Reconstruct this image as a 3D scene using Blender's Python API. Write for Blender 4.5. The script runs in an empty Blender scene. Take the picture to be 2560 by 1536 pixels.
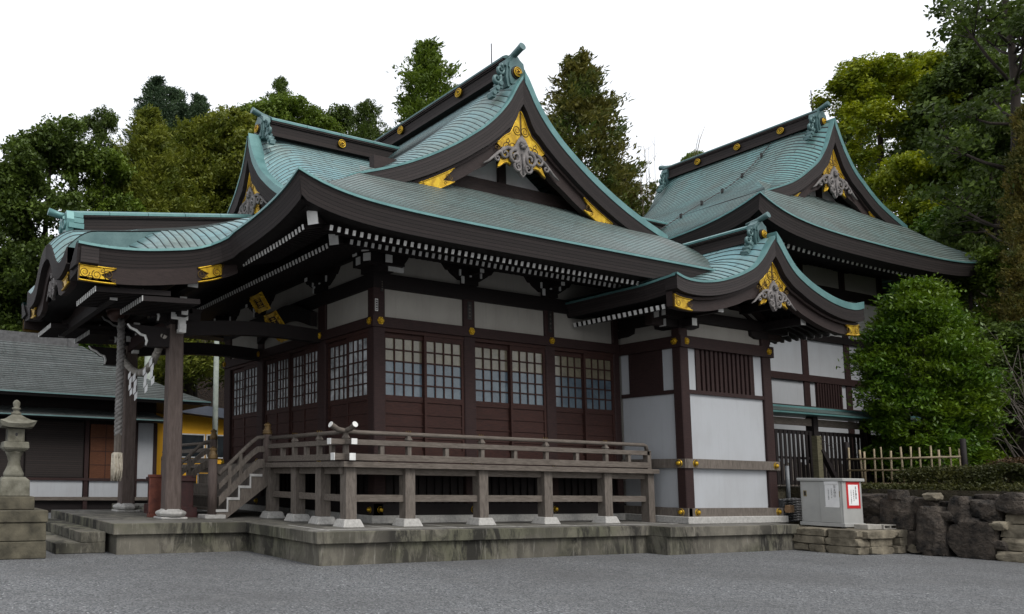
import bpy, math, random
import numpy as np
from mathutils import Vector, Matrix, noise
S = bpy.context.scene
COL = S.collection
R = math.radians

# ------------------------------------------------------------ camera
F_PX, CX, CY, YAW, PITCH, ROLL = 1949.579, 600.0, 982.879, R(25.014), R(6.063), R(0.88)
fw = Vector((math.sin(YAW)*math.cos(PITCH), math.cos(YAW)*math.cos(PITCH), math.sin(PITCH)))
r0 = fw.cross(Vector((0, 0, 1))).normalized(); u0 = r0.cross(fw)
rr = math.cos(ROLL)*r0 + math.sin(ROLL)*u0
uu = -math.sin(ROLL)*r0 + math.cos(ROLL)*u0
cd = bpy.data.cameras.new('camera'); cam = bpy.data.objects.new('camera', cd); COL.objects.link(cam)
cam.matrix_world = Matrix(((rr.x, uu.x, -fw.x, 0), (rr.y, uu.y, -fw.y, 0), (rr.z, uu.z, -fw.z, 1.5), (0, 0, 0, 1)))
cd.sensor_fit = 'HORIZONTAL'; cd.sensor_width = 36.0; cd.lens = 36.0*F_PX/2560
cd.shift_x = (1280-CX)/2560; cd.shift_y = (CY-768)/2560
cd.clip_start = 0.1; cd.clip_end = 3000
S.camera = cam
# ------------------------------------------------------------ world, sun, exposure
SUN_EL, SUN_ROT = R(48), R(172)
w = bpy.data.worlds.new("World"); S.world = w; w.use_nodes = True
nt = w.node_tree; nt.nodes.clear()
out = nt.nodes.new('ShaderNodeOutputWorld'); bg = nt.nodes.new('ShaderNodeBackground')
sky = nt.nodes.new('ShaderNodeTexSky'); sky.sky_type = 'NISHITA'; sky.sun_disc = False
sky.sun_elevation = SUN_EL; sky.sun_rotation = SUN_ROT; sky.air_density = 1.5; sky.dust_density = 3.0
mx = nt.nodes.new('ShaderNodeMix'); mx.data_type = 'RGBA'; mx.inputs[0].default_value = 0.82
mx.inputs[7].default_value = (10.0, 10.15, 10.5, 1)          # bright even overcast cloud layer
nt.links.new(sky.outputs[0], mx.inputs[6]); nt.links.new(mx.outputs[2], bg.inputs[0])
bg.inputs[1].default_value = 0.10
nt.links.new(bg.outputs[0], out.inputs[0])
sd = bpy.data.lights.new('sun', 'SUN'); sd.energy = 1.5; sd.angle = R(26); sd.color = (1, 0.97, 0.92)
so = bpy.data.objects.new('sun', sd); COL.objects.link(so)
to_sun = Vector((math.sin(SUN_ROT)*math.cos(SUN_EL), math.cos(SUN_ROT)*math.cos(SUN_EL), math.sin(SUN_EL)))
so.rotation_euler = to_sun.to_track_quat('Z', 'Y').to_euler(); so.location = (0, -20, 40)
S.view_settings.view_transform = 'Standard'; S.view_settings.look = 'None'
S.view_settings.exposure = 0.45; S.view_settings.gamma = 1.0; S.view_settings.use_curve_mapping = False
S.render.engine = 'CYCLES'; S.cycles.max_bounces = 6; S.cycles.diffuse_bounces = 3; S.cycles.glossy_bounces = 2
S.cycles.transmission_bounces = 2; S.cycles.transparent_max_bounces = 4

# ------------------------------------------------------------ mesh builder
class MB:
    def __init__(s, T=None):
        s.v = []; s.f = []; s.m = []; s.uv = []; s.sm = []; s.T = T or Matrix()
    def add(s, pts):
        i = len(s.v); T = s.T
        s.v += [tuple(T @ Vector(p)) for p in pts]; return i
    def face(s, idx, mat=0, uv=None, smooth=False):
        s.f.append(tuple(idx)); s.m.append(mat); s.uv.append(uv); s.sm.append(smooth)
    def quad(s, a, b, c, d, mat=0, uv=None):
        i = s.add((a, b, c, d)); s.face((i, i+1, i+2, i+3), mat, uv)
    def box(s, x0, x1, y0, y1, z0, z1, mat=0, m=None):
        """m: dict of face key (-x +x -y +y -z +z) to material index"""
        m = m or {}
        i = s.add([(x0, y0, z0), (x1, y0, z0), (x1, y1, z0), (x0, y1, z0), (x0, y0, z1), (x1, y0, z1), (x1, y1, z1), (x0, y1, z1)])
        for k, q in (('-z', (3, 2, 1, 0)), ('+z', (4, 5, 6, 7)), ('-y', (0, 1, 5, 4)), ('+x', (1, 2, 6, 5)), ('+y', (2, 3, 7, 6)), ('-x', (3, 0, 4, 7))):
            s.face([i+j for j in q], m.get(k, mat))
    def beam(s, p, q, wd, h, mat=0, end0=None, end1=None, up=(0, 0, 1)):
        p, q = Vector(p), Vector(q); d = (q-p).normalized(); sd_ = d.cross(Vector(up)).normalized(); n = sd_.cross(d)
        a, b = sd_*wd/2, n*h/2
        i = s.add([p-a-b, p+a-b, p+a+b, p-a+b, q-a-b, q+a-b, q+a+b, q-a+b])
        for q_, mm in (((0, 1, 2, 3), end0), ((7, 6, 5, 4), end1), ((0, 4, 5, 1), None), ((1, 5, 6, 2), None), ((2, 6, 7, 3), None), ((3, 7, 4, 0), None)):
            s.face([i+j for j in q_], mat if mm is None else mm)
    def tube(s, pts, rad, n=8, mat=0, cap=True, endmat=None):
        pts = [Vector(p) for p in pts]; k = len(pts)
        if not hasattr(rad, '__len__'): rad = [rad]*k
        rings = []; prev = None
        for j, p in enumerate(pts):
            d = (pts[min(j+1, k-1)]-pts[max(j-1, 0)]).normalized()
            if prev is None:
                a = d.orthogonal().normalized()
            else:
                a = prev-d*prev.dot(d); a = a.normalized() if a.length > 1e-6 else d.orthogonal().normalized()
            prev = a; b = d.cross(a)
            rings.append(s.add([p+(a*math.cos(6.28318*t/n)+b*math.sin(6.28318*t/n))*rad[j] for t in range(n)]))
        for j in range(k-1):
            for t in range(n):
                t2 = (t+1) % n
                s.face((rings[j]+t, rings[j]+t2, rings[j+1]+t2, rings[j+1]+t), mat, None, True)
        if cap:
            em = mat if endmat is None else endmat
            s.face([rings[0]+t for t in reversed(range(n))], em); s.face([rings[-1]+t for t in range(n)], em)
    def lathe(s, prof, c=(0, 0, 0), n=16, mat=0, smooth=True, sx=1, sy=1, rot=0):
        rings = [s.add([(c[0]+r*sx*math.cos(rot+6.28318*t/n), c[1]+r*sy*math.sin(rot+6.28318*t/n), c[2]+z) for t in range(n)]) for r, z in prof]
        for j in range(len(prof)-1):
            for t in range(n):
                t2 = (t+1) % n
                s.face((rings[j]+t, rings[j]+t2, rings[j+1]+t2, rings[j+1]+t), mat, None, smooth)
        s.face([rings[0]+t for t in reversed(range(n))], mat); s.face([rings[-1]+t for t in range(n)], mat)
    def prism(s, poly, w0, w1, mat=0, front=None):
        """poly in (d,z), extruded from depth w0 to w1"""
        n = len(poly); i = s.add([(d, w0, z) for d, z in poly]+[(d, w1, z) for d, z in poly])
        a = sum(poly[k][0]*poly[(k+1) % n][1]-poly[(k+1) % n][0]*poly[k][1] for k in range(n))
        ids = list(range(n)) if a > 0 else list(reversed(range(n)))
        s.face([i+k for k in ids], mat if front is None else front)
        s.face([i+n+k for k in reversed(ids)], mat)
        for j in range(n):
            k0, k1 = ids[j], ids[(j+1) % n]
            s.face((i+k1, i+k0, i+n+k0, i+n+k1), mat)
    def frustum(s, cx, cy, z0, z1, a0, a1, mat=0, b0=None, b1=None):
        b0 = b0 or a0; b1 = b1 or a1
        i = s.add([(cx-a0, cy-b0, z0), (cx+a0, cy-b0, z0), (cx+a0, cy+b0, z0), (cx-a0, cy+b0, z0), (cx-a1, cy-b1, z1), (cx+a1, cy-b1, z1), (cx+a1, cy+b1, z1), (cx-a1, cy+b1, z1)])
        for q in ((3, 2, 1, 0), (4, 5, 6, 7), (0, 1, 5, 4), (1, 2, 6, 5), (2, 3, 7, 6), (3, 0, 4, 7)): s.face([i+j for j in q], mat)
    def build(s, name, mats, parent=None, bevel=0):
        me = bpy.data.meshes.new(name)
        off = Vector((0, 0, 0))
        if parent is not None:
            p = parent
            while p: off += p.location; p = p.parent
        v = [(a-off.x, b-off.y, c-off.z) for a, b, c in s.v]
        me.from_pydata(v, [], s.f)
        if not isinstance(mats, (list, tuple)): mats = [mats]
        for m_ in mats: me.materials.append(m_)
        me.polygons.foreach_set('material_index', s.m)
        me.polygons.foreach_set('use_smooth', s.sm)
        if any(u is not None for u in s.uv):
            l = me.uv_layers.new(name='uv'); k = 0
            for f, u in zip(s.f, s.uv):
                for j in range(len(f)):
                    if u: l.data[k].uv = u[j]
                    k += 1
        me.update()
        o = bpy.data.objects.new(name, me); COL.objects.link(o)
        if parent is not None: o.parent = parent; o['kind'] = 'thing'
        if bevel:
            b = o.modifiers.new('bevel', 'BEVEL'); b.width = bevel; b.segments = 1; b.limit_method = 'ANGLE'; b.angle_limit = R(50)
        return o

def tag(o, label, cat, group=None):
    o['label'] = label; o['category'] = cat
    if group: o['group'] = group
    return o
def thing(name, label, cat, loc=(0, 0, 0), group=None):
    o = bpy.data.objects.new(name, None); COL.objects.link(o); o.location = loc; o.empty_display_size = .3
    return tag(o, label, cat, group)
def kind(o, k): o['kind'] = k; return o
def ip(pts):
    xs = [p[0] for p in pts]; ys = [p[1] for p in pts]
    return lambda t: float(np.interp(t, xs, ys))
def smooth_ip(pts):
    """monotone-ish cubic through points"""
    xs = np.array([p[0] for p in pts], float); ys = np.array([p[1] for p in pts], float)
    m_ = np.gradient(ys, xs)
    def g(t):
        t = min(max(t, xs[0]), xs[-1]); k = min(max(int(np.searchsorted(xs, t))-1, 0), len(xs)-2)
        h = xs[k+1]-xs[k]; q = (t-xs[k])/h
        return float((2*q**3-3*q**2+1)*ys[k]+(q**3-2*q**2+q)*h*m_[k]+(-2*q**3+3*q**2)*ys[k+1]+(q**3-q**2)*h*m_[k+1])
    return g
def TY(cx, y0): return Matrix.Translation((cx, y0, 0))                                   # gable facing -Y
def TX(x0, cy): return Matrix(((0, 1, 0, x0), (-1, 0, 0, cy), (0, 0, 1, 0), (0, 0, 0, 1)))   # gable facing -X

# ------------------------------------------------------------ materials
class NT:
    def __init__(s, name):
        s.m = bpy.data.materials.new(name); s.m.use_nodes = True; s.t = s.m.node_tree
        s.b = s.t.nodes['Principled BSDF']
    def n(s, typ, **k):
        x = s.t.nodes.new(typ)
        for a, b in k.items(): setattr(x, a, b)
        return x
    def l(s, a, b): s.t.links.new(a, b)
    def coord(s, kind_='Object', scale=(1, 1, 1)):
        tc = s.n('ShaderNodeTexCoord'); mp = s.n('ShaderNodeMapping'); s.l(tc.outputs[kind_], mp.inputs[0]); mp.inputs['Scale'].default_value = scale
        return mp.outputs[0]
    def noise(s, vec, scale, detail=4, rough=.6, dist=0):
        x = s.n('ShaderNodeTexNoise'); s.l(vec, x.inputs['Vector']); x.inputs['Scale'].default_value = scale; x.inputs['Detail'].default_value = detail
        x.inputs['Roughness'].default_value = rough; x.inputs['Distortion'].default_value = dist; return x.outputs[0]
    def ramp(s, fac, stops):
        x = s.n('ShaderNodeValToRGB'); s.l(fac, x.inputs[0]); e = x.color_ramp.elements
        while len(e) < len(stops): e.new(.5)
        for el, (p, c) in zip(e, stops):
            el.position = p; el.color = (*c, 1) if len(c) == 3 else c
        return x.outputs[0]
    def mix(s, fac, a, b, typ='MIX'):
        x = s.n('ShaderNodeMix', data_type='RGBA', blend_type=typ)
        for v, k in ((fac, 0), (a, 6), (b, 7)):
            if hasattr(v, 'is_output'): s.l(v, x.inputs[k])
            elif k == 0: x.inputs[0].default_value = v
            else: x.inputs[k].default_value = (*v, 1)
        return x.outputs[2]
    def math(s, op, a, b=0.0, c=None):
        x = s.n('ShaderNodeMath', operation=op)
        for v, k in ((a, 0), (b, 1), (c, 2)):
            if v is None: continue
            if hasattr(v, 'is_output'): s.l(v, x.inputs[k])
            else: x.inputs[k].default_value = v
        return x.outputs[0]
    def bump(s, h, strength=.4, dist=.02):
        x = s.n('ShaderNodeBump'); s.l(h, x.inputs['Height']); x.inputs['Strength'].default_value = strength; x.inputs['Distance'].default_value = dist
        s.l(x.outputs[0], s.b.inputs['Normal'])
    def fin(s, col=None, rough=.6, metal=0, spec=None):
        if col is not None:
            if hasattr(col, 'is_output'): s.l(col, s.b.inputs['Base Color'])
            else: s.b.inputs['Base Color'].default_value = (*col, 1)
        if hasattr(rough, 'is_output'): s.l(rough, s.b.inputs['Roughness'])
        else: s.b.inputs['Roughness'].default_value = rough
        s.b.inputs['Metallic'].default_value = metal
        if spec is not None: s.b.inputs['Specular IOR Level'].default_value = spec
        return s.m
def simple(name, c1, c2, scale=3, rough=.7, metal=0, bump=.25, bs=None, sc=(1, 1, 1), spec=None, lo=.3, hi=.7, bd=.01):
    k = NT(name); v = k.coord('Object', sc); nz = k.noise(v, scale, 5)
    c = k.ramp(nz, [(lo, c1), (hi, c2)])
    if bump: k.bump(k.noise(v, bs or scale*6, 4), bump, bd)
    return k.fin(c, rough, metal, spec)
def copper_roof(name, ca, cb, worn, joint=.55, line=.14, jl=.8, rv=.55, gc=(.028, .036, .036)):
    """uv: u metres along the course, v counted in courses"""
    k = NT(name); tc = k.n('ShaderNodeTexCoord'); sp = k.n('ShaderNodeSeparateXYZ'); k.l(tc.outputs['UV'], sp.inputs[0])
    row = k.math('FLOOR', sp.outputs[1]); fr = k.math('FRACT', sp.outputs[1])
    uo = k.math('ADD', k.math('MULTIPLY', sp.outputs[0], joint), k.math('MULTIPLY', row, .37))
    cell = k.math('FLOOR', uo); jf = k.math('FRACT', uo)
    wn = k.n('ShaderNodeTexWhiteNoise', noise_dimensions='2D'); cb2 = k.n('ShaderNodeCombineXYZ'); k.l(cell, cb2.inputs[0]); k.l(row, cb2.inputs[1]); k.l(cb2.outputs[0], wn.inputs['Vector'])
    ov = k.coord('Object'); big = k.noise(ov, .7, 5, .65)
    c = k.mix(k.math('MULTIPLY', wn.outputs[0], rv), ca, cb)
    c = k.mix(k.ramp(big, [(.38, (0, 0, 0)), (.66, (1, 1, 1))]), c, worn)
    rs = k.ramp(k.noise(k.coord('UV', (2.2, .035, 1)), 2.0, 5, .65), [(.50, (0, 0, 0)), (.72, (1, 1, 1))]); c = k.mix(k.math('MULTIPLY', rs, .60), c, tuple(x*.45 for x in worn))
    c = k.mix(k.math('MULTIPLY', k.ramp(k.noise(k.coord('Object', (5, 5, .6)), 3, 3), [(.5, (0, 0, 0)), (.75, (1, 1, 1))]), .35), c, (.30, .42, .40))
    gr = k.math('MAXIMUM', k.math('GREATER_THAN', fr, 1-line), k.math('MULTIPLY', k.math('LESS_THAN', jf, .012*joint/.55), jl))
    c = k.mix(gr, c, gc)
    k.bump(k.noise(ov, 9, 3), .15, .01)
    return k.fin(c, k.math('ADD', k.math('MULTIPLY', wn.outputs[0], .12), .36), .35)
def layered(name, ca, cb, n=6):
    """uv v 0..1 down the band: stacked boards"""
    k = NT(name); tc = k.n('ShaderNodeTexCoord'); sp = k.n('ShaderNodeSeparateXYZ'); k.l(tc.outputs['UV'], sp.inputs[0])
    t = k.math('MULTIPLY', sp.outputs[1], n); fr = k.math('FRACT', t); row = k.math('FLOOR', t)
    wn = k.n('ShaderNodeTexWhiteNoise', noise_dimensions='1D'); k.l(row, wn.inputs['W'])
    c = k.mix(wn.outputs[0], ca, cb)
    c = k.mix(k.math('MULTIPLY', k.noise(k.coord('Object', (1, 1, 6)), 4, 5), .7), c, (.013, .010, .0095))
    c = k.mix(k.math('GREATER_THAN', fr, .86), c, (.006, .005, .005))
    k.bump(fr, .5, .02)
    return k.fin(c, .75, 0, .3)
def wood(name, c1, c2, rough=.7, sc=(1.2, 1.2, 8), scale=6, spec=.3):
    k = NT(name); v = k.coord('Object', sc); nz = k.noise(v, scale, 6, .65, .4); big = k.noise(k.coord('Object'), 1.3, 3)
    c = k.ramp(nz, [(.3, c1), (.72, c2)]); c = k.mix(k.math('MULTIPLY', big, .5), c, tuple(x*.55 for x in c1))
    k.bump(nz, .25, .008); return k.fin(c, rough, 0, spec)
def plaster(name, c, st=(.42, .41, .38)):
    k = NT(name); f = k.ramp(k.noise(k.coord('Object', (1, 1, .6)), 1.1, 8, .66), [(.42, (0, 0, 0)), (.8, (1, 1, 1))])
    q = k.ramp(k.noise(k.coord('Object', (9, 9, .5)), 1.6, 5, .6), [(.54, (0, 0, 0)), (.80, (1, 1, 1))])
    k.bump(k.noise(k.coord('Object'), 30, 4), .12, .006)
    o = k.mix(k.math('MULTIPLY', f, .65), c, st); return k.fin(k.mix(k.math('MULTIPLY', q, .22), o, tuple(x*.62 for x in st)), .85, 0, .25)

m_roof = copper_roof('copper_shingles', (.135, .275, .30), (.18, .325, .34), (.15, .20, .185), line=.065)
m_roofgrey = copper_roof('worn_copper_shingles', (.160, .250, .242), (.215, .305, .292), (.165, .185, .165), line=.38, jl=.0, rv=.03, gc=(.050, .064, .060))
m_copper = simple('green_copper_trim', (.068, .165, .165), (.120, .255, .250), 2.2, .42, .3, .15)
m_coppergrey = simple('dull_copper_trim', (.050, .105, .107), (.095, .165, .165), 3, .45, .3, .2)
m_fascia = layered('layered_eave_boards', (.030, .0225, .0215), (.020, .0150, .0145), 6)
m_ridge = layered('dark_ridge_boards', (.040, .030, .028), (.024, .018, .017), 5)
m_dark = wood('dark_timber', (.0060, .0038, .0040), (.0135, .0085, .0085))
m_soffit = wood('shaded_soffit_boards', (.0035, .0024, .0026), (.0080, .0055, .0056))  # darker copy of the timber, deep eave shade put into its colour
m_barge = wood('brown_barge_boards', (.018, .0115, .0105), (.042, .027, .0245))
m_col = wood('red_brown_column_wood', (.0165, .0072, .0070), (.043, .0195, .0175))
m_door = wood('red_brown_door_wood', (.0185, .0066, .0052), (.060, .0215, .0155))
m_grey = wood('weathered_grey_wood', (.085, .071, .060), (.205, .178, .154), .85, (5, 5, 1.2), 4)
m_greyx = wood('weathered_rail_wood', (.080, .066, .055), (.195, .168, .144), .85, (1.2, 6, 9), 4)
m_pillar = wood('porch_pillar_wood', (.070, .052, .046), (.150, .118, .104), .8, (5, 5, .7), 4)
m_carve = simple('silver_grey_carving', (.085, .077, .074), (.225, .208, .202), 5, .8, 0, .3)
m_plaster = plaster('white_plaster', (.42, .415, .40), (.30, .29, .265))
m_plaster2 = plaster('clean_white_plaster', (.375, .39, .41), (.30, .305, .31))
m_plaster3 = plaster('grey_cream_plaster', (.33, .315, .285), (.23, .215, .19))
m_gplas = plaster('gable_white_plaster', (.66, .66, .66), (.5, .5, .49))
m_treadw = simple('white_painted_wood', (.30, .295, .285), (.46, .455, .44), 8, .8, 0, .1)
m_white = simple('white_painted_tips', (.55, .55, .53), (.72, .72, .70), 8, .7, 0, .1)
k = NT('gilt_metal'); nzz = k.noise(k.coord('Object'), 6, 4, .6, .6)
m_gold = k.fin(k.ramp(nzz, [(.25, (.24, .13, .007)), (.5, (.50, .305, .016)), (.75, (.72, .49, .035))]), .38, .6); k.bump(nzz, .5, .02)
m_gold = k.m
m_golddk = simple('dark_gilt_groove', (.055, .030, .003), (.13, .075, .006), 9, .5, .5)
m_aged = simple('aged_brown_gilt', (.075, .045, .016), (.19, .12, .045), 9, .5, .35)
m_black = simple('black_lacquer_and_hole_shade', (.006, .005, .005), (.012, .010, .010), 5, .5)  # black parts, also the painted dark inside openings
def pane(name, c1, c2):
    k = NT(name); f = k.noise(k.coord('Object', (1, 1, 1)), 3.2, 5, .7, .5)  # mottled colour stands in for uneven reflections in the panes
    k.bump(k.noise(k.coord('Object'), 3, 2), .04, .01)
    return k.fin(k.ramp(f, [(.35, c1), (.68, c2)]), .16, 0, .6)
m_paneb = pane('blue_grey_glass', (.060, .085, .110), (.105, .140, .165))  # lower side panes, bluer than the tan upper ones
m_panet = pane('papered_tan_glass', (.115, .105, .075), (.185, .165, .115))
m_panew = pane('papered_glass_with_reflection', (.16, .17, .175), (.55, .58, .60))  # bright window reflections put into the paper tone
# concrete: algae and rain streaks
def concrete(name, ca, cb, moss, dark, zf=False):
    k = NT(name); v = k.coord('Object'); st = k.noise(k.coord('Object', (1, 1, .35)), 2.4, 9, .72, .8)
    c = k.ramp(k.noise(v, 1.4, 8, .68), [(.28, ca), (.72, cb)])
    c = k.mix(k.ramp(k.noise(k.coord('Object', (.55, .55, .9)), .9, 5), [(.44, (0, 0, 0)), (.60, (.85, .85, .85))]), c, moss)
    big = k.ramp(k.noise(k.coord('Object', (.6, .6, .3)), .8, 3), [(.33, (0, 0, 0)), (.55, (1, 1, 1))])
    f = k.math('MULTIPLY', k.ramp(st, [(.43, (0, 0, 0)), (.55, (1, 1, 1))]), big)
    c = k.mix(k.math('MULTIPLY', f, .92), c, dark)
    c = k.mix(k.math('MULTIPLY', k.ramp(k.noise(k.coord('Object', (7, 7, 1)), 2.2, 5, .6), [(.60, (0, 0, 0)), (.72, (1, 1, 1))]), .45), c, (.30, .285, .25))
    k.bump(k.noise(v, 22, 5), .35, .012); return k.fin(c, .9, 0, .25)
m_conc = concrete('stained_concrete', (.100, .094, .078), (.185, .170, .138), (.092, .092, .062), (.019, .018, .016))
m_conctop = concrete('platform_paving', (.125, .120, .108), (.195, .186, .168), (.12, .116, .095), (.06, .057, .052))
m_granite = simple('pale_granite', (.27, .265, .25), (.42, .41, .39), 20, .85, 0, .3, 40)
m_base = simple('dark_mossy_base_stone', (.030, .027, .018), (.115, .102, .070), 3.2, .92, 0, .6, 14, bd=.02)
m_stone = simple('mossy_lantern_stone', (.060, .056, .038), (.195, .188, .150), 4, .9, 0, .5, 14, bd=.02)
m_rock = simple('dark_boulder_stone', (.006, .005, .0042), (.090, .072, .056), 3.6, .95, 0, 1, 10, bd=.09, lo=.34, hi=.68)
m_slab = simple('buff_slab_stone', (.060, .050, .034), (.235, .205, .150), 3.0, .92, 0, .8, 9, bd=.04)
m_tile = simple('grey_roof_tiles', (.035, .035, .036), (.085, .085, .088), 6, .5, 0, .2)
# ------------------------------------------------------------ roof tools
def edges(P, dmax, step):
    ds = np.linspace(0, dmax, 400); z = np.array([P(d) for d in ds])
    s = np.concatenate([[0], np.cumsum(np.hypot(np.diff(ds), np.diff(z)))])
    n = max(2, int(round(s[-1]/step))); return [float(np.interp(s[-1]*j/n, s, ds)) for j in range(n+1)]
def gable_roof(mb, P, D, dmax, w0f, w1f, rollw, course, nW=10, both=False, sides=(-1, 1), lift=None, mat=0, raise_=.013, W=None):
    ed = edges(P, dmax, course); tl = [0, .12, .25, .4, .55, .7, .85, 1]
    def z(d, w):
        q = 0
        if 0 <= w < rollw: q += (1-w/rollw)**2
        elif w < 0 and D(d) > 0: q += 1
        if both and 0 <= W-w < rollw: q += (1-(W-w)/rollw)**2
        return P(d)-D(d)*q+(lift(d, w) if lift else 0)
    def ws(d):
        a, b = w0f(d), w1f(d); l = []
        if a < 0: l += list(np.linspace(a, 0, 5)[:-1]); a = 0
        l += [a+t*(min(rollw, b-a)) for t in tl]
        e = b-rollw if both else b
        if both and b > W: e = W-rollw
        l += list(np.linspace(a+rollw, max(e, a+rollw+.01), nW))[1:]
        if both:
            l += [W-rollw*(1-t) for t in tl[1:]]
            l += list(np.linspace(W, max(b, W), 5)[1:])
        return l
    for sg in sides:
        for j in range(len(ed)-1):
            d0, d1 = ed[j], ed[j+1]; A, B = ws(d0), ws(d1); n = len(A)
            i = mb.add([(sg*d0, w, z(d0, w)) for w in A]+[(sg*d1, w, z(d1, w)+raise_) for w in B]+[(sg*d1, w, z(d1, w)-.004) for w in B])
            for t in range(n-1):
                mb.face((i+t, i+t+1, i+n+t+1, i+n+t), mat, ((A[t], j), (A[t+1], j), (B[t+1], j+1), (B[t], j+1)), True)
                mb.face((i+n+t, i+n+t+1, i+2*n+t+1, i+2*n+t), mat, ((B[t], j+.96), (B[t+1], j+.96), (B[t+1], j+.999), (B[t], j+.999)))
def strip_roof(mb, rows, mat=0, raise_=.013, usc=1.0):
    """rows: list of point lists from top course edge to eave"""
    for j in range(len(rows)-1):
        A, B = rows[j], rows[j+1]; n = len(A)
        i = mb.add(A+[(x, y, z+raise_) for x, y, z in B]+[(x, y, z-.004) for x, y, z in B])
        u = [0]
        for t in range(n-1): u.append(u[-1]+(Vector(A[t+1])-Vector(A[t])).length*usc)
        for t in range(n-1):
            mb.face((i+t, i+t+1, i+n+t+1, i+n+t), mat, ((u[t], j), (u[t+1], j), (u[t+1], j+1), (u[t], j+1)))
            mb.face((i+n+t, i+n+t+1, i+2*n+t+1, i+2*n+t), mat, ((u[t], j+.96), (u[t+1], j+.96), (u[t+1], j+.999), (u[t], j+.999)))
def eave_band(mb, pts, side, h, depth=.5, slant=.12, lip=.032, mats=(0, 1, 2), caps=True):
    pts = [Vector(p) for p in pts]; n = len(pts); N = []
    def nrm(a, b):
        d = (b-a); d.z = 0; d.normalize(); return Vector((-d.y, d.x, 0))*side
    for k in range(n):
        if k == 0: v = nrm(pts[0], pts[1])
        elif k == n-1: v = nrm(pts[-2], pts[-1])
        else:
            a, b = nrm(pts[k-1], pts[k]), nrm(pts[k], pts[k+1]); v = (a+b)/(1+max(a.dot(b), -.5))
        N.append(v)
    H = h if hasattr(h, '__len__') else [h]*n; u = 0; Z = Vector((0, 0, 1)); ids = []
    for k, p in enumerate(pts):
        v = N[k]
        ids.append(mb.add([p+v*.16+Z*.028, p-v*.025+Z*.016, p-v*.03-Z*lip, p-Z*lip, p+v*slant-Z*H[k], p+v*(slant+depth)-Z*(H[k]-.02)]))
    for k in range(n-1):
        a, b = ids[k], ids[k+1]; L = (pts[k+1]-pts[k]).length
        for r, m_, v0, v1 in ((0, mats[1], 0, .1), (1, mats[1], 0, .1), (2, mats[1], 0, .1), (3, mats[0], 0, 1), (4, mats[2], 0, .1)):
            mb.face((a+r, b+r, b+r+1, a+r+1), m_, ((u, v0), (u+L, v0), (u+L, v1), (u, v1)))
        u += L
    if caps:
        for q in (ids[0], ids[-1]):
            mb.face((q+3, q+4, q+5, q), mats[0], ((0, 0), (0, 1), (.5, 1), (.5, 0)))
def vperp(V, d):
    e = .03; s = (V(d+e)-V(max(d-e, 0)))/(d+e-max(d-e, 0)); return math.sqrt(1+s*s)
def off(V, d, o): return V(d)-o*min(vperp(V, d), 1.9)
def band(mb, V, sg, d0, d1, o0, o1, w0, w1, mat=0, n=24, tail=0, tail0=0, m=4, matb=None):
    """board following the verge curve V, offsets o0..o1 below it; swallow tail of depth `tail` at its end"""
    def dd(t, q):
        nt_ = 1-abs(2*q-1)
        a = d0+tail0*nt_; b = d1-tail*nt_; return a+(b-a)*t
    rows = []
    for q in range(m+1):
        f = q/m; row = []
        for t in range(n+1):
            d = dd(t/n, f); row.append((sg*d, off(V, d, o0+(o1-o0)*f)))
        rows.append(row)
    i = mb.add([(d, w0, z) for r_ in rows for d, z in r_]+[(d, w1, z) for r_ in rows for d, z in r_]); k = (m+1)*(n+1); s = n+1
    mbk = mat if matb is None else matb
    for q in range(m):
        for t in range(n):
            a = i+q*s+t; L = 4.0
            mb.face((a, a+1, a+s+1, a+s), mat, ((t*.1, q/m), (t*.1+.1, q/m), (t*.1+.1, (q+1)/m), (t*.1, (q+1)/m)))
            mb.face((a+k+s, a+k+s+1, a+k+1, a+k), mbk)
    for t in range(n):
        for base, fl in ((i+t, 0), (i+m*s+t, 1)):
            mb.face((base, base+1, base+1+k, base+k), mbk, ((0, fl), (.1, fl), (.1, fl), (0, fl)))
    for q in range(m):
        for base in (i+q*s, i+q*s+n): mb.face((base, base+s, base+s+k, base+k), mbk, ((0, q/m), (0, (q+1)/m), (.1, (q+1)/m), (.1, q/m)))
def spiral(mb, d, w, z, r, turns=1.4, a0=0, dr=1, rad=.02, mat=0, n=18, end=.25):
    pts = []; rd_ = []
    for t in range(n+1):
        f = t/n; a = a0+dr*f*turns*6.28318; q = r*(1-(1-end)*f); pts.append((d+q*math.cos(a), w, z+q*math.sin(a))); rd_.append(rad*(1-.45*f))
    mb.tube(pts, rd_, 6, mat)
def swirl3(mb, d, w, z, r, mat=0, dr=1):
    """round badge of three comma swirls"""
    for q in range(3):
        a0 = q*2.0944+.5; pts = []; rd_ = []
        for t in range(9):
            f = t/8; a = a0+dr*f*2.5; ra = r*(.36+.46*f); pts.append((d+ra*math.cos(a), w, z+ra*math.sin(a))); rd_.append(r*(.24*(1-f)+.04))
        mb.tube(pts, rd_, 6, mat)
def disc(mb, d, w0, w1, z, r, mat=0, n=20, flip=False):
    mb.prism([(d+r*math.cos(6.28318*t/n), z+r*math.sin(6.28318*t/n)) for t in range(n)], w0, w1, mat)
def badge(name, T, d, w, z, r, parent, dark=True):
    mb = MB(T)
    if dark: disc(mb, d, w-.02, w+.1, z, r*1.35, 1)
    disc(mb, d, w-.05, w, z, r, 2); swirl3(mb, d, w-.05, z, r*.92, 0)
    n = 20; mb.tube([(d+r*.95*math.cos(6.28318*t/n), w-.05, z+r*.95*math.sin(6.28318*t/n)) for t in range(n+1)], r*.1, 6, 0, False)
    return mb.build(name, [m_gold, m_black, m_golddk], parent)
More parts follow.
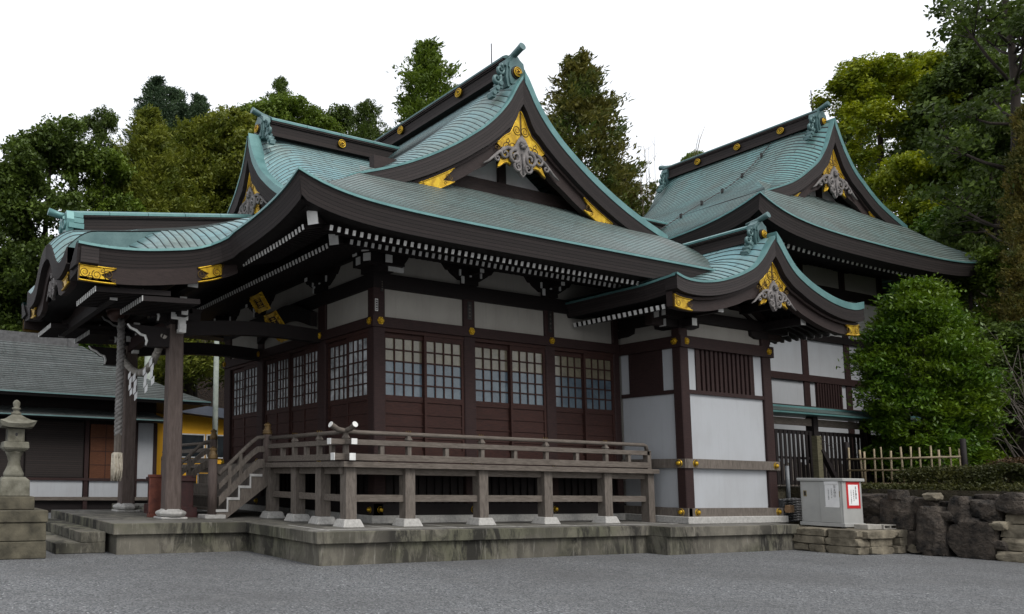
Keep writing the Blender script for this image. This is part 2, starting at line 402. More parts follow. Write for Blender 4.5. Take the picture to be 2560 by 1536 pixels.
def ridge(T, w0, w1, zb0, zb1, h, wd, capm, parent, name='ridge', cap=.1, over=.07, lip=True):
    """stacked ridge along local w with a metal cap"""
    mb = MB(T)
    for sg in (-1, 1):
        x = sg*wd/2
        for q0, q1, dx in ((0, .12, .09), (.12, .2, .02), (.2, .82, 0), (.82, .9, .03), (.9, 1, .06)):
            xx = sg*(wd/2+dx)
            mb.quad((xx, w0, zb0+h*q0), (xx, w1, zb1+h*q0), (xx, w1, zb1+h*q1), (xx, w0, zb0+h*q1), 0, ((0, q0), (w1-w0, q0), (w1-w0, q1), (0, q1)))
            mb.quad((xx, w0, zb0+h*q1), (xx, w1, zb1+h*q1), (0, w1, zb1+h*q1), (0, w0, zb0+h*q1), 0, ((0, q1), (1, q1), (1, q1), (0, q1)))
    mb.quad((-wd/2, w0, zb0), (wd/2, w0, zb0), (wd/2, w0, zb0+h), (-wd/2, w0, zb0+h), 0, ((0, 0), (1, 0), (1, 1), (0, 1)))
    o = mb.build(name, [m_ridge], parent)
    mc = MB(T); e = wd/2+over
    prof = [(-e, 0), (-e, cap*.45), (-e*.55, cap), (e*.55, cap), (e, cap*.45), (e, 0)]
    n = max(2, int((w1-w0)/.9)); 
    for s_ in range(n):
        a = w0+(w1-w0)*s_/n+.006; b = w0+(w1-w0)*(s_+1)/n-.006
        za = zb0+(zb1-zb0)*(a-w0)/(w1-w0)+h; zb_ = zb0+(zb1-zb0)*(b-w0)/(w1-w0)+h
        i = mc.add([(x, a, za+z) for x, z in prof]+[(x, b, zb_+z) for x, z in prof]); p = len(prof)
        for t in range(p): mc.face((i+t, i+(t+1) % p, i+p+(t+1) % p, i+p+t), 0)
        mc.face([i+t for t in range(p)], 0); mc.face([i+p+t for t in reversed(range(p))], 0)
    c = mc.build('ridge_cap', [capm], parent)
    return o
def oni(T, w, z, sc, parent, mat, tubelen=.32):
    """ridge-end ornament: crest plate, side scrolls, stepped fins and a raised round bar"""
    mb = MB(T); s = sc
    P_ = [(-.30, 0), (-.36, .3), (-.33, .62), (-.38, .66), (-.34, .84), (-.2, .93), (-.12, 1.02), (.12, 1.02), (.2, .93), (.34, .84), (.38, .66), (.33, .62), (.36, .3), (.30, 0)]
    mb.prism([(d*s, z+q*s) for d, q in P_], w, w+.3*s, 0)
    P2 = [(d*.74, .09+q*.8) for d, q in P_]
    mb.prism([(d*s, z+q*s) for d, q in P2], w-.04*s, w, 0)
    a, b = Vector((0, w+.50*s, z+.97*s)), Vector((0, w-tubelen*s, z+1.17*s)); m_ = (a+b)/2+Vector((0, 0, -.03*s))
    mb.tube([a, m_, b-(b-a).normalized()*.1*s, b], [.10*s, .105*s, .11*s, .125*s], 12, 0)
    for sg in (-1, 1):
        spiral(mb, sg*.47*s, w+.12*s, z+.52*s, .17*s, 1.3, 1.57, sg, .07*s, 0)
        spiral(mb, sg*.60*s, w+.14*s, z+.22*s, .17*s, 1.2, 2.2 if sg > 0 else .9, sg, .075*s, 0)
        for q in range(3):
            dd_ = .52+.13*q; zz = .06-.17*q
            mb.tube([(sg*dd_*s, w+.02*s, z+zz*s), (sg*dd_*s, w+.30*s, z+zz*s)], .075*s, 8, 0)
            mb.box(sg*(dd_-.07)*s, sg*(dd_+.07)*s, w+.06*s, w+.27*s, z+(zz-.13)*s, z+zz*s, 0)
    o = mb.build('ridge_end_ornament', [mat], parent)
    b_ = badge('swirl_badge', T, 0, w-.05*s, z+.46*s, .15*s, parent)
    return o
def pendant(mb, w, z, s):
    """carved scroll pendant under the gable apex"""
    mb.prism([(0, z-.52*s), (.10*s, z-.42*s), (.22*s, z-.2*s), (.2*s, z+.1*s), (.28*s, z+.25*s), (.12*s, z+.5*s), (0, z+.62*s), (-.12*s, z+.5*s), (-.28*s, z+.25*s), (-.2*s, z+.1*s), (-.22*s, z-.2*s), (-.1*s, z-.42*s)], w, w+.07, 0)
    for sg in (-1, 1):
        spiral(mb, sg*.25*s, w, z-.02*s, .21*s, 1.35, 1.57, -sg, .055*s)
        spiral(mb, sg*.17*s, w, z-.26*s, .15*s, 1.2, 2.0 if sg < 0 else 1.14, -sg, .045*s)
        spiral(mb, sg*.58*s, w+.02, z+.02*s, .15*s, 1.25, 1.57, -sg, .045*s)
        spiral(mb, sg*.84*s, w+.02, z-.14*s, .10*s, 1.2, 1.57, -sg, .035*s)
        mb.tube([(sg*.2*s, w+.03, z+.2*s), (sg*.5*s, w+.03, z+.2*s), (sg*.82*s, w+.03, z+.0*s), (sg*1.12*s, w+.03, z-.26*s), (sg*1.3*s, w+.03, z-.36*s)], [.07*s, .055*s, .045*s, .035*s, .02*s], 6)
    for q in range(6):
        a = q*1.0472; mb.tube([(0, w-.03, z+.34*s), (.11*s*math.cos(a), w-.02, z+.34*s+.11*s*math.sin(a))], [.03*s, .05*s], 6)
    mb.tube([(0, w-.02, z-.45*s), (0, w-.02, z+.1*s)], [.02*s, .05*s], 6)
def gold_piece(T, V, sg, d0, d1, o0, o1, w, parent, tail=.22, tail0=0.0, curls=3, name='gilt_fitting'):
    mb = MB(T); band(mb, V, sg, d0, d1, o0, o1, w-.025, w+.01, 1, 18, tail, tail0); band(mb, V, sg, d0+.03, d1-.02, o0+.03, o1-.03, w-.03, w, 0, 18, tail, tail0)
    om = (o0+o1)/2; r = (o1-o0)*.30
    for q in range(curls):
        d = d0+(d1-d0)*(.16+.62*q/max(curls-1, 1)); z = off(V, d, om+(.04 if q % 2 else -.04)*(o1-o0))
        spiral(mb, sg*d, w-.03, z, r, 1.7, q*2.1, 1 if q % 2 else -1, r*.10, 1, 22)
        spiral(mb, sg*(d+r*1.1), w-.03, off(V, d+r*1.1, o0+(o1-o0)*(.25 if q % 2 else .75)), r*.5, 1.2, q*1.3, -1 if q % 2 else 1, r*.09, 1, 12)
    for o_ in (o0+.02, o1-.02):
        mb.tube([(sg*(d0+(d1-d0)*.96*t/14+.01), w-.03, off(V, d0+(d1-d0)*.96*t/14+.01, o_)) for t in range(15)], .018, 5, 0)
    return mb.build(name, [m_gold, m_golddk], parent)
def gable_front(T, V, dmax, oF, oB, parent, wallw, zb, half, gd=None, pend=1.0, gapex=.85, glow=(2.1, 3.05), mplas=None, struts=True, wf=.02, zbeam=.42, postw=.22):
    mb = MB(T)
    for sg in (-1, 1): band(mb, V, sg, 0, dmax, .0, oF, -.015, .26, 0, 40)
    mb.build('barge_fascia', [m_fascia], parent)
    mb = MB(T)
    band(mb, V, 1, .06, dmax, -.15, .015, -.03, .3, 0, 40); band(mb, V, -1, 0, dmax, -.035, .015, -.03, .1, 0, 40)
    mb.build('verge_cap', [m_copper], parent)
    mb = MB(T)
    for sg in (-1, 1):
        band(mb, V, sg, 0, dmax*.985, oF, oB, .14, .28, 0, 40)
        band(mb, V, sg, 0, dmax*.97, oF+.01, oF+.07, .08, .14, 0, 40)
    mb.build('barge_board', [m_barge], parent)
    for sg in (-1, 1):
        gold_piece(T, V, sg, 0.0, gapex, oF+.05, oB+.15, .12, parent, .26*gapex, 0, 4)
        if glow: gold_piece(T, V, sg, glow[0], glow[1], oF+.06, oB+.03, .12, parent, .0, .3*(glow[1]-glow[0]), 2)
    if pend:
        mb = MB(T); z0 = off(V, 0, oB)-.80*pend; pendant(mb, .05, z0, pend); mb.build('carved_pendant', [m_carve], parent)
    if struts:
        top = V(0)-.75
        mb = MB(T); n = 16
        pts = [(-half, zb), (half, zb)]+[(half-2*half*t/n, max(zb+.02, min(off(V, abs(half-2*half*t/n), oB-.1), top))) for t in range(n+1)]
        mb.prism(pts, wallw, wallw+.1, 0); mb.build('gable_plaster', [mplas or m_gplas], parent)
        mb = MB(T)
        mb.box(-half-.4, half+.4, wallw-.16, wallw+.02, zb-.2, zb+zbeam, 0)
        mb.box(-postw/2, postw/2, wallw-.08, wallw+.02, zb+zbeam, top, 0)
        for sg in (-1, 1):
            mb.beam((sg*.32, wallw-.05, top-.35), (sg*half*.66, wallw-.05, zb+zbeam*.9), .08, .24, 0, up=(0, 1, 0))
            mb.beam((sg*half*.50, wallw-.1, zb+zbeam+.42), (sg*half*.95, wallw-.1, zb+.10), .12, .30, 0, up=(0, 1, 0))
        mb.build('gable_frame', [m_barge], parent)
def rafters(name, p0, p1, n, inv, L, wd, h, parent, lift=None, skip=None):
    mb = MB(); p0, p1, inv = Vector(p0), Vector(p1), Vector(inv).normalized()
    for j in range(n):
        p = p0.lerp(p1, j/(n-1)); 
        if lift: p.z += lift(p.x, p.y)
        mb.beam(p, p+inv*L, wd, h, 0)
        mb.beam(p-inv*.012, p-inv*.0, wd+.004, h+.004, 1)
    return mb.build(name, [m_dark, m_white], parent)
def flower(mb, d, w, z, r, mat=0):
    for q in range(6):
        a = q*1.0472+.52; mb.tube([(d, w-.025, z), (d+r*.72*math.cos(a), w-.012, z+r*.72*math.sin(a))], [r*.3, r*.34], 6, mat)
    mb.prism([(d+r*math.cos(q*1.0472), z+r*math.sin(q*1.0472)) for q in range(6)], w-.015, w+.01, mat)
    mb.lathe([(r*.3, 0), (r*.2, .03)], (0, 0, 0), 6, mat) if False else None
def boss(mb, d, w, z, r, mat=0):
    n = 14
    for r0_, r1_, w0, w1 in ((r, r*.9, 0, -.02), (r*.62, r*.5, -.02, -.05), (r*.5, r*.12, -.05, -.07)):
        i = mb.add([(d+r0_*math.cos(6.28318*t/n), w+w0, z+r0_*math.sin(6.28318*t/n)) for t in range(n)]+[(d+r1_*math.cos(6.28318*t/n), w+w1, z+r1_*math.sin(6.28318*t/n)) for t in range(n)])
        for t in range(n): mb.face((i+t, i+(t+1) % n, i+n+(t+1) % n, i+n+t), mat, None, True)
    mb.face([i+n+t for t in range(n)], mat)
# ------------------------------------------------------------ ground, platform
mb = MB(); mb.quad((-600, -600, 0), (900, -600, 0), (900, 900, 0), (-600, 900, 0))
k = NT('grey_gravel'); v = k.coord('Object'); vo = k.n('ShaderNodeTexVoronoi'); k.l(v, vo.inputs['Vector']); vo.inputs['Scale'].default_value = 46
c = k.ramp(vo.outputs['Color'], [(.05, (.048, .050, .053)), (.5, (.142, .147, .152)), (.80, (.24, .246, .252)), (.93, (.34, .345, .35)), (1.0, (.80, .80, .80))])
c = k.mix(k.ramp(k.noise(v, .35, 5, .6), [(.38, (.0, .0, .0)), (.66, (.62, .62, .62))]), c, (.098, .098, .099))
c = k.mix(k.ramp(k.noise(v, 2.3, 6, .7), [(.5, (.0, .0, .0)), (.75, (.5, .5, .5))]), c, (.19, .19, .188))
k.bump(vo.outputs['Distance'], .8, .03)
m_gravel = k.fin(c, .9, 0, .3)
kind(mb.build('ground', m_gravel), 'structure')

PZ = .581
plat = thing('stone_platform', 'low stained concrete platform with overhanging cap slab under the whole shrine', 'platform', (6.85, 11.55, 0))
def outline(o, z0, z1, mb, mat=0, top=None):
    """platform outline grown by o"""
    P = [(6.85-o, 11.5-o), (15.0-o*.0, 11.5-o), (15.0, 11.02-o), (19.4+o, 11.02-o), (19.4+o, 24), (6.85-o, 24), (6.85-o, 19.9+o), (4.13-o, 19.9+o), (4.13-o, 14.27-o), (6.85-o, 14.27-o)]
    n = len(P); i = mb.add([(x, y, z0) for x, y in P]+[(x, y, z1) for x, y in P])
    mb.face([i+n+t for t in range(n)], mat if top is None else top)
    for t in range(n): mb.face((i+t, i+(t+1) % n, i+n+(t+1) % n, i+n+t), mat)
    mb.face([i+t for t in reversed(range(n))], mat)
mb = MB(); outline(-.07, 0, .372, mb); mb.build('platform_wall', m_conc, plat)
mb = MB(); outline(.02, .370, PZ, mb, 0, 1); mb.build('cap_slab', [m_conc, m_conctop], plat, .012)
mb = MB()
for q in range(9): mb.box(7.2+1.48*q, 7.24+1.48*q, 11.75, 13.2, PZ, PZ+.004)
for x in (7.0,): mb.box(6.9, 18.9, 11.86, 11.9, PZ, PZ+.0042)
mb.build('paving_joint', m_granite, plat)
for z1, x0, y0, y1 in ((.2, 3.15, 14.75, 19.3), (.4, 3.62, 14.75, 19.3)):
    mb = MB(); mb.box(x0, 4.1, y0, y1, 0 if z1 < .3 else .2, z1); mb.build('platform_step', m_conc, plat, .012)

# ------------------------------------------------------------ worship hall
hall = thing('worship_hall', 'dark timber shrine hall with curved green copper roof, railed veranda and projecting entrance porch', 'shrine', (9.44, 13.4, PZ))
XR, YR = 13.07, 17.1
P = smooth_ip([(0, 10.95), (1, 10.05), (2, 9.25), (3, 8.55), (4, 7.93), (4.47, 7.65), (5.5, 7.03), (6.3, 6.57), (6.91, 6.25)])
V = smooth_ip([(0, 10.74), (.17, 10.50), (.35, 10.19), (.64, 9.82), (1.03, 9.44), (1.59, 9.02), (2.31, 8.57), (3.2, 8.12), (4.0, 7.80), (4.47, 7.64), (4.8, 7.5)])
D = lambda d: max(P(d)-V(d), 0) if d < 4.47 else 0.0
def lift(x, y, X0=6.16, X1=19.98, Y0=11.0, Y1=23.2, a=.39, s=.85):
    dx = min(abs(x-X0), abs(x-X1)); dy = min(abs(y-Y0), abs(y-Y1)); return a*math.exp(-(dx+dy)/s) if x < (X0+X1)/2 or a > .5 else 0.0
TM = TY(XR, 12.83); W = 8.54
hx = lambda d: 0 if d <= 4.47 else -1.83*(d-4.47)/2.44
mb = MB(TM)
gable_roof(mb, P, D, 6.91, hx, lambda d: W-hx(d), 1.25, .165, 12, True, W=W, lift=lambda d, w: lift(XR-d, 12.83+w) if d > 3.5 else 0)
roof = mb.build('roof', [m_roof], hall)
for Y0, sg in ((11.0, 1), (23.2, -1)):
    mb = MB(); rows = []; n = 21
    for j in range(n+1):
        q = 2.35*(1-j/n); s_ = q/1.83; y = Y0+sg*q
        xl = 6.16+2.44*s_ if s_ <= 1 else 8.6+1.2*(s_-1); xr_ = 2*XR-xl; L = []
        for t in range(49):
            f = t/48; f = .5-.5*math.cos(math.pi*f)*(.35+.65*abs(math.cos(math.pi*f)))if False else f
            x = xl+(xr_-xl)*f; z = P(6.91-2.44*s_)
            L.append((x, y, z+lift(x, y)))
        rows.append(L)
    strip_roof(mb, rows)
    mb.build('hip_roof', [m_roofgrey], roof)
# eave edge
E = smooth_ip([(3.0, 5.80), (3.2, 5.775), (3.6, 5.755), (4.0, 5.76), (4.4, 5.79), (5.0, 5.875), (5.5, 5.97), (5.9, 6.10), (6.16, 6.22), (7, 6.74), (8, 7.29), (8.7, 7.68)])
pts = [(19.98-13.82*t/60, 11.0, 0) for t in range(60)]+[(6.16, 11+2.55*t/16, 0) for t in range(17)]
pts = [(x, y, 6.25+lift(x, y)) for x, y, z in pts]
pts += [(5.66+.5*math.cos(a), 13.55+.5*math.sin(a), 0) for a in (R(22), R(45), R(68))]+[(5.66-2.46*t/14, 14.05, 0) for t in range(15)]
pts = [(x, y, z if z else E(x)) for x, y, z in pts]
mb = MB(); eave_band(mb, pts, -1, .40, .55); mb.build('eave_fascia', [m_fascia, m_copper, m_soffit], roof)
pts2 = [(3.2+2.46*t/10, 20.15, 0) for t in range(11)]+[(5.66+.5*math.cos(a), 20.65-.5*math.sin(a), 0) for a in (R(68), R(45), R(22))]
pts2 = [(x, y, E(x)) for x, y, z in pts2]+[(6.16, 20.7+2.5*t/8, 6.25+lift(6.16, 20.7+2.5*t/8)) for t in range(9)]+[(6.16+13.82*t/30, 23.2, 6.25+lift(6.16+13.82*t/30, 23.2)) for t in range(1, 31)]
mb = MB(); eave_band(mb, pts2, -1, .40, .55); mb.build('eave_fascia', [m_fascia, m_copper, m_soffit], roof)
mb = MB(); eave_band(mb, [(19.98, 23.2-12.2*t/24, 6.25+lift(19.98, 23.2-12.2*t/24)) for t in range(25)], -1, .40, .55); mb.build('eave_fascia', [m_fascia, m_copper, m_soffit], roof)
gable_front(TM, V, 4.75, .37, .70, roof, .77, 8.0, 3.3, pend=.88, gapex=.74, glow=(1.95, 2.95))
ridge(TM, .35, W-.35, 10.93, 10.93, .43, .34, m_coppergrey, roof)
for w_ in (1.9, 4.3, 6.5): badge('ridge_badge', TY(0, 0) @ Matrix.Translation((XR, 12.83+w_, 0)) @ Matrix.Rotation(R(-90), 4, 'Z'), 0, -.2, 11.2, .11, roof, False)
oni(TM, .22, 10.60, .78, roof, m_coppergrey)
oni(TM @ Matrix.Translation((0, W, 0)) @ Matrix.Rotation(math.pi, 4, 'Z'), .22, 10.60, .78, roof, m_coppergrey)
mb = MB(); mb.tube([(XR-.05, 13.75, 11.4), (XR-.05, 13.75, 12.05)], .014, 6); mb.build('lightning_rod', m_black, roof)
# dormer gable on the front slope
Pd = smooth_ip([(0, 10.12), (.4, 9.75), (.8, 9.36), (1.6, 8.62), (2.6, 7.9), (3.8, 7.15)])
Vd = smooth_ip([(0, 9.98), (.2, 9.45), (.57, 8.90), (1.06, 8.44), (1.54, 8.08), (2.2, 7.68), (3.2, 7.15)])
TD = TX(8.1, YR); mb = MB(TD)
gable_roof(mb, Pd, lambda d: max(Pd(d)-Vd(d), 0), 3.5, lambda d: 0, lambda d: 4.9-d*.75, 1.2, .15, 9)
mb.build('dormer_roof', [m_roof], roof)
gable_front(TD, Vd, 2.9, .30, .58, roof, .6, 7.35, 2.2, pend=.8, gapex=.6, glow=(1.5, 2.2))
ridge(TD, .55, 4.7, 10.08, 10.08, .42, .30, m_copper, roof, cap=.12)
badge('ridge_badge', TY(0, 0), 10.75, YR-.17, 10.29, .11, roof, False)
oni(TD, .30, 9.98, .66, roof, m_coppergrey)
# porch roof
TP = TX(3.2, YR)
kara = smooth_ip([(0, 6.50), (.25, 6.475), (.5, 6.38), (.75, 6.20), (1.0, 5.97), (1.25, 5.81), (1.55, 5.755), (1.85, 5.80), (2.15, 5.91)])
Cc = lambda w: 6.72+.26*min(w, .8)+.155*max(w-.8, 0)
g_ = ip([(0, 1), (.3, .84), (.5, .70), (.7, .52), (.85, .29), (1, 0)])
sst = lambda a, b, t: (lambda q: q*q*(3-2*q))(min(max((t-a)/(b-a), 0), 1))
def zp(d, w, low):
    base = E(3.2+w)+(Cc(w)-E(3.2+w))*g_(d/3.05)
    roll = .33*(1-max(1-w/.55, 0)**2)+.12*w
    a = (5.62+.15*((d-2.15)/.9)**2) if low else kara(d)+roll
    return a+(base-a)*sst(.25, 2.0, w)
mb = MB(TP); wl = [0, .06, .13, .22, .33, .45, .6, .8, 1.0, 1.25, 1.5, 1.8, 2.1, 2.5, 3, 3.5, 4, 4.6, 5.2]
for sg in (-1, 1):
    for low, dl in ((False, np.linspace(0, 2.15, 13)), (True, None)):
        if low:
            dl = np.linspace(2.15, 3.05, 9); we = [5.2-.165*q for q in range(32)]
            for j in range(len(we)-1):
                a_, b_ = we[j], we[j+1]; n = len(dl)
                i = mb.add([(sg*d, a_, zp(d, a_, True)) for d in dl]+[(sg*d, b_, zp(d, b_, True)+.018) for d in dl]+[(sg*d, b_, zp(d, b_, True)-.01) for d in dl])
                for t in range(n-1):
                    mb.face((i+t, i+t+1, i+n+t+1, i+n+t), 0, ((dl[t], j), (dl[t+1], j), (dl[t+1], j+1), (dl[t], j+1)), True)
                    mb.face((i+n+t, i+n+t+1, i+2*n+t+1, i+2*n+t), 0, ((dl[t], j+.97), (dl[t+1], j+.97), (dl[t+1], j+.99), (dl[t], j+.99)))
            continue
        for j in range(len(dl)-1):
            d0, d1 = dl[j], dl[j+1]; n = len(wl)
            i = mb.add([(sg*d0, w_, zp(d0, w_, low)) for w_ in wl]+[(sg*d1, w_, zp(d1, w_, low)+.018) for w_ in wl]+[(sg*d1, w_, zp(d1, w_, low)-.01) for w_ in wl])
            for t in range(n-1):
                mb.face((i+t, i+t+1, i+n+t+1, i+n+t), 0, ((wl[t], j), (wl[t+1], j), (wl[t+1], j+1), (wl[t], j+1)), True)
                mb.face((i+n+t, i+n+t+1, i+2*n+t+1, i+2*n+t), 0, ((wl[t], j+.97), (wl[t+1], j+.97), (wl[t+1], j+.99), (wl[t], j+.99)))
    n = len(wl); i = mb.add([(sg*2.15, w_, zp(2.15, w_, False)+.01) for w_ in wl]+[(sg*2.15, w_, zp(2.15, w_, True)-.03) for w_ in wl])
    for t in range(n-1): mb.face((i+t, i+t+1, i+n+t+1, i+n+t), 1)
porch = mb.build('porch_roof', [m_roof, m_coppergrey], hall)
mb = MB(TP)
klow = smooth_ip([(2.15, 5.60), (2.6, 5.64), (3.05, 5.765)])
for sg in (-1, 1):
    band(mb, kara, sg, 0, 2.15, 0, .33, -.02, .3, 0, 36); band(mb, klow, sg, 2.16, 3.05, 0, .36, .06, .4, 0, 10)
mb.build('porch_fascia', [m_fascia], porch)
mb = MB(TP)
for sg in (-1, 1):
    band(mb, kara, sg, 0, 2.0, .33, .60, .12, .24, 0, 36)
    n = 12
    mb.prism([(0, 5.0), (sg*2.4, 5.0)]+[(sg*2.4*(1-t/n), off(kara, 2.15*(1-t/n), .5)) for t in range(n+1)], .9, 1.0, 0)
mb.build('porch_barge_board', [m_barge], porch)
for sg in (-1, 1): gold_piece(TP, kara, sg, 1.45, 2.0, .35, .58, .1, porch, .1, .15, 2)
mb = MB(TP); pendant(mb, .16, 5.62, .62); mb.build('carved_pendant', [m_carve], porch)
ridge(TP, .42, 5.0, 6.85, 7.50, .36, .34, m_copper, porch, cap=.12)
mb = MB(TP)
P_ = [(-.34, 0), (-.38, .3), (-.3, .5), (.3, .5), (.38, .3), (.34, 0)]
mb.prism([(d, 6.78+z) for d, z in P_], .34, .5, 0)
for sg in (-1, 1):
    for q in range(3): mb.box(sg*.22, sg*(.30+.05*q), .38, .72, 7.16-.14*q, 7.27-.14*q, 0)
    spiral(mb, sg*.2, .33, 7.0, .14, 1.2, 1.57, sg, .05)
mb.tube([(0, .55, 7.20), (0, .25, 7.24), (0, .0, 7.29)], [.075, .075, .085], 10)
mb.build('ridge_end_ornament', [m_copper], porch)
# side planks with gilt ends
for y0, sg in ((14.16, 1), (20.04, -1)):
    T = TY(0, y0) if sg == 1 else Matrix.Translation((0, y0, 0)) @ Matrix.Scale(-1, 4, (0, 1, 0))
    mb = MB(T); band(mb, E, 1, 3.26, 6.5, .36, .64, 0, .1, 0, 30); band(mb, E, 1, 3.26, 6.5, .61, .68, -.03, .0, 0, 30); mb.build('side_plank', [m_barge], porch)
    gold_piece(T, E, 1, 3.24, 3.98, .37, .70, 0, porch, .30, 0, 3)
    gold_piece(T, E, 1, 5.62, 6.16, .37, .68, 0, porch, .0, .22, 2)
mb = MB()
xs = [3.4+.4*t for t in range(9)]
for a, b in zip(xs[:-1], xs[1:]): mb.quad((a, 14.2, E(a)-.42), (b, 14.2, E(b)-.42), (b, 20.0, E(b)-.42), (a, 20.0, E(a)-.42))
mb.build('porch_soffit', [m_soffit], porch)
for y0, y1 in ((14.3, 15.75), (18.45, 19.9)):
    rafters('rafter_row', (3.62, y0, 4.98), (3.62, y1, 4.98), 11, (1, 0, .05), 1.5, .06, .10, porch)
    rafters('rafter_row', (4.55, y0, 4.90), (4.55, y1, 4.90), 11, (1, 0, .05), 1.2, .06, .10, porch)
# eave soffit and rafters
mb = MB()
def soff(a, b, n=30):
    for t in range(n):
        q = []
        for f in (t/n, (t+1)/n):
            o = Vector(a[0]).lerp(Vector(a[1]), f); i_ = Vector(b[0]).lerp(Vector(b[1]), f); m_ = o.lerp(i_, .45)
            o.z += lift(o.x, o.y)*.9; m_.z += lift(m_.x, m_.y)*.6; q.append((o, m_, i_))
        for r_ in (0, 1): mb.quad(q[0][r_], q[1][r_], q[1][r_+1], q[0][r_+1])
c0 = [(6.45, 11.25, 5.93), (19.7, 11.25, 5.93), (19.7, 22.95, 5.93), (6.45, 22.95, 5.93)]; c1 = [(9.4, 13.45, 6.62), (16.6, 13.45, 6.62), (16.6, 20.9, 6.62), (9.4, 20.9, 6.62)]
for t in range(4): soff((c0[t], c0[(t+1) % 4]), (c1[t], c1[(t+1) % 4]))
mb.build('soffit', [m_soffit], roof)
rafters('rafter_row', (7.05, 11.42, 5.80), (16.9, 11.42, 5.80), 63, (0, 1, .28), .8, .056, .088, roof, lambda x, y: lift(x, y)*.75)
rafters('rafter_row', (7.85, 12.0, 5.87), (16.9, 12.0, 5.87), 58, (0, 1, .30), 1.4, .056, .088, roof, lambda x, y: lift(x, y)*.5)
rafters('rafter_row', (6.62, 11.66, 5.80), (6.62, 14.1, 5.80), 21, (1, 0, .26), .8, .05, .088, roof, lambda x, y: lift(x, y)*.75)
rafters('rafter_row', (7.5, 12.3, 5.82), (7.5, 22.0, 5.82), 76, (1, 0, .28), 1.8, .05, .088, roof, lambda x, y: lift(x, y)*.5)
mb = MB()
for p, q, wd, h in (((6.66, 11.40, 6.00), (9.3, 13.4, 6.9), .17, .25), ((7.50, 12.06, 5.93), (9.3, 13.4, 6.55), .16, .25)):
    p, q = Vector(p), Vector(q); d = (q-p).normalized(); mb.beam(p, q, wd, h, 0); mb.beam(p-d*.02, p, wd+.02, h+.02, 1)
mb.build('hip_rafter', [m_dark, m_white], roof)

# walls: frames TS (side, facing -Y) and TF (front, facing -X)
TS = TY(0, 13.40); TF = TX(9.33, 0)
mb = MB(); mb.box(9.5, 16.55, 13.58, 20.85, .75, 6.55); mb.build('filler_core', [m_soffit], hall)  # unseen solid box added to block light through the hall
mb = MB(); mb.box(9.16, 16.7, 13.24, 13.7, PZ, .74); mb.box(9.16, 9.7, 13.7, 21.1, PZ, .739); mb.build('foundation', [m_granite], hall, .01)
def column(x0, x1, y0, y1, z0=.74, z1=5.83, name='column', par=None, mat=None):
    mb = MB(); c = .018
    P8 = [(x0+c, y0), (x1-c, y0), (x1, y0+c), (x1, y1-c), (x1-c, y1), (x0+c, y1), (x0, y1-c), (x0, y0+c)]
    i = mb.add([(x, y, z0) for x, y in P8]+[(x, y, z1) for x, y in P8])
    for t in range(8): mb.face((i+t, i+(t+1) % 8, i+8+(t+1) % 8, i+8+t))
    mb.face([i+8+t for t in range(8)]); mb.face([i+t for t in reversed(range(8))])
    return mb.build(name, [mat or m_col], par or hall)
c1_ = column(9.297, 9.585, 13.36, 13.60)
column(11.70, 12.02, 13.36, 13.62); column(14.14, 14.44, 13.36, 13.62); column(16.41, 16.62, 13.37, 13.62)
for y0, y1 in ((15.31, 15.65), (18.51, 18.85), (20.63, 21.05)): column(9.297, 9.56, y0, y1)
def votive(T, d, w, z, wd, h, dark):
    mb = MB(T); mb.box(d-wd/2, d+wd/2, w-.006, w, z, z+h, 1 if dark else 0)
    mb.box(d-wd*.36, d+wd*.36, w-.009, w-.006, z+.02, z+h-.02, 1)
    n = 4
    for q in range(n):
        zz = z+h*(.16+.2*q)
        mb.box(d-wd*.22, d+wd*.22, w-.012, w-.009, zz, zz+h*.03, 0); mb.box(d-wd*.05, d+wd*.05, w-.0122, w-.0089, zz-h*.04, zz+h*.08, 0)
    mb.build('votive_slip', [m_white if not dark else m_greyx, m_black], hall)
votive(TS, 9.36, -.04, 4.98, .075, .26, False); votive(TS, 9.50, -.04, 5.42, .07, .26, True); votive(TS, 11.86, -.04, 5.05, .12, .4, True); votive(TS, 14.3, -.04, 4.98, .12, .55, True)
def fbox(name, T, d0, d1, w0, w1, z0, z1, mat, par=None, bev=0):
    mb = MB(T); mb.box(d0, d1, w0, w1, z0, z1); return mb.build(name, [mat], par or hall, bev)
fbox('tie_beam', TS, 9.25, 16.62, -.075, .15, 4.65, 4.87, m_col); fbox('tie_beam', TF, -21.1, -13.33, -.075, .15, 4.652, 4.868, m_col)
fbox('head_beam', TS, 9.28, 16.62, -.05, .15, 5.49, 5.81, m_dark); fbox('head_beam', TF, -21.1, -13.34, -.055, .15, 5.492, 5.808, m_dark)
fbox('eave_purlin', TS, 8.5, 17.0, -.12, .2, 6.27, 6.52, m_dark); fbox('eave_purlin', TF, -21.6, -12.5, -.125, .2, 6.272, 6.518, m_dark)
fbox('floor_beam', TS, 9.25, 16.62, -.06, .15, 1.80, 1.97, m_col); fbox('floor_beam', TF, -21.1, -13.33, -.06, .15, 1.80, 1.97, m_col)
fbox('sill_beam', TS, 9.25, 16.62, -.07, .15, .742, .98, m_dark); fbox('sill_beam', TF, -21.1, -13.33, -.07, .15, .742, .978, m_dark)
SB = [(9.585, 11.70), (12.02, 14.14), (14.44, 16.41)]; FB = [(-15.31, -13.60), (-18.51, -15.65), (-20.63, -18.85)]
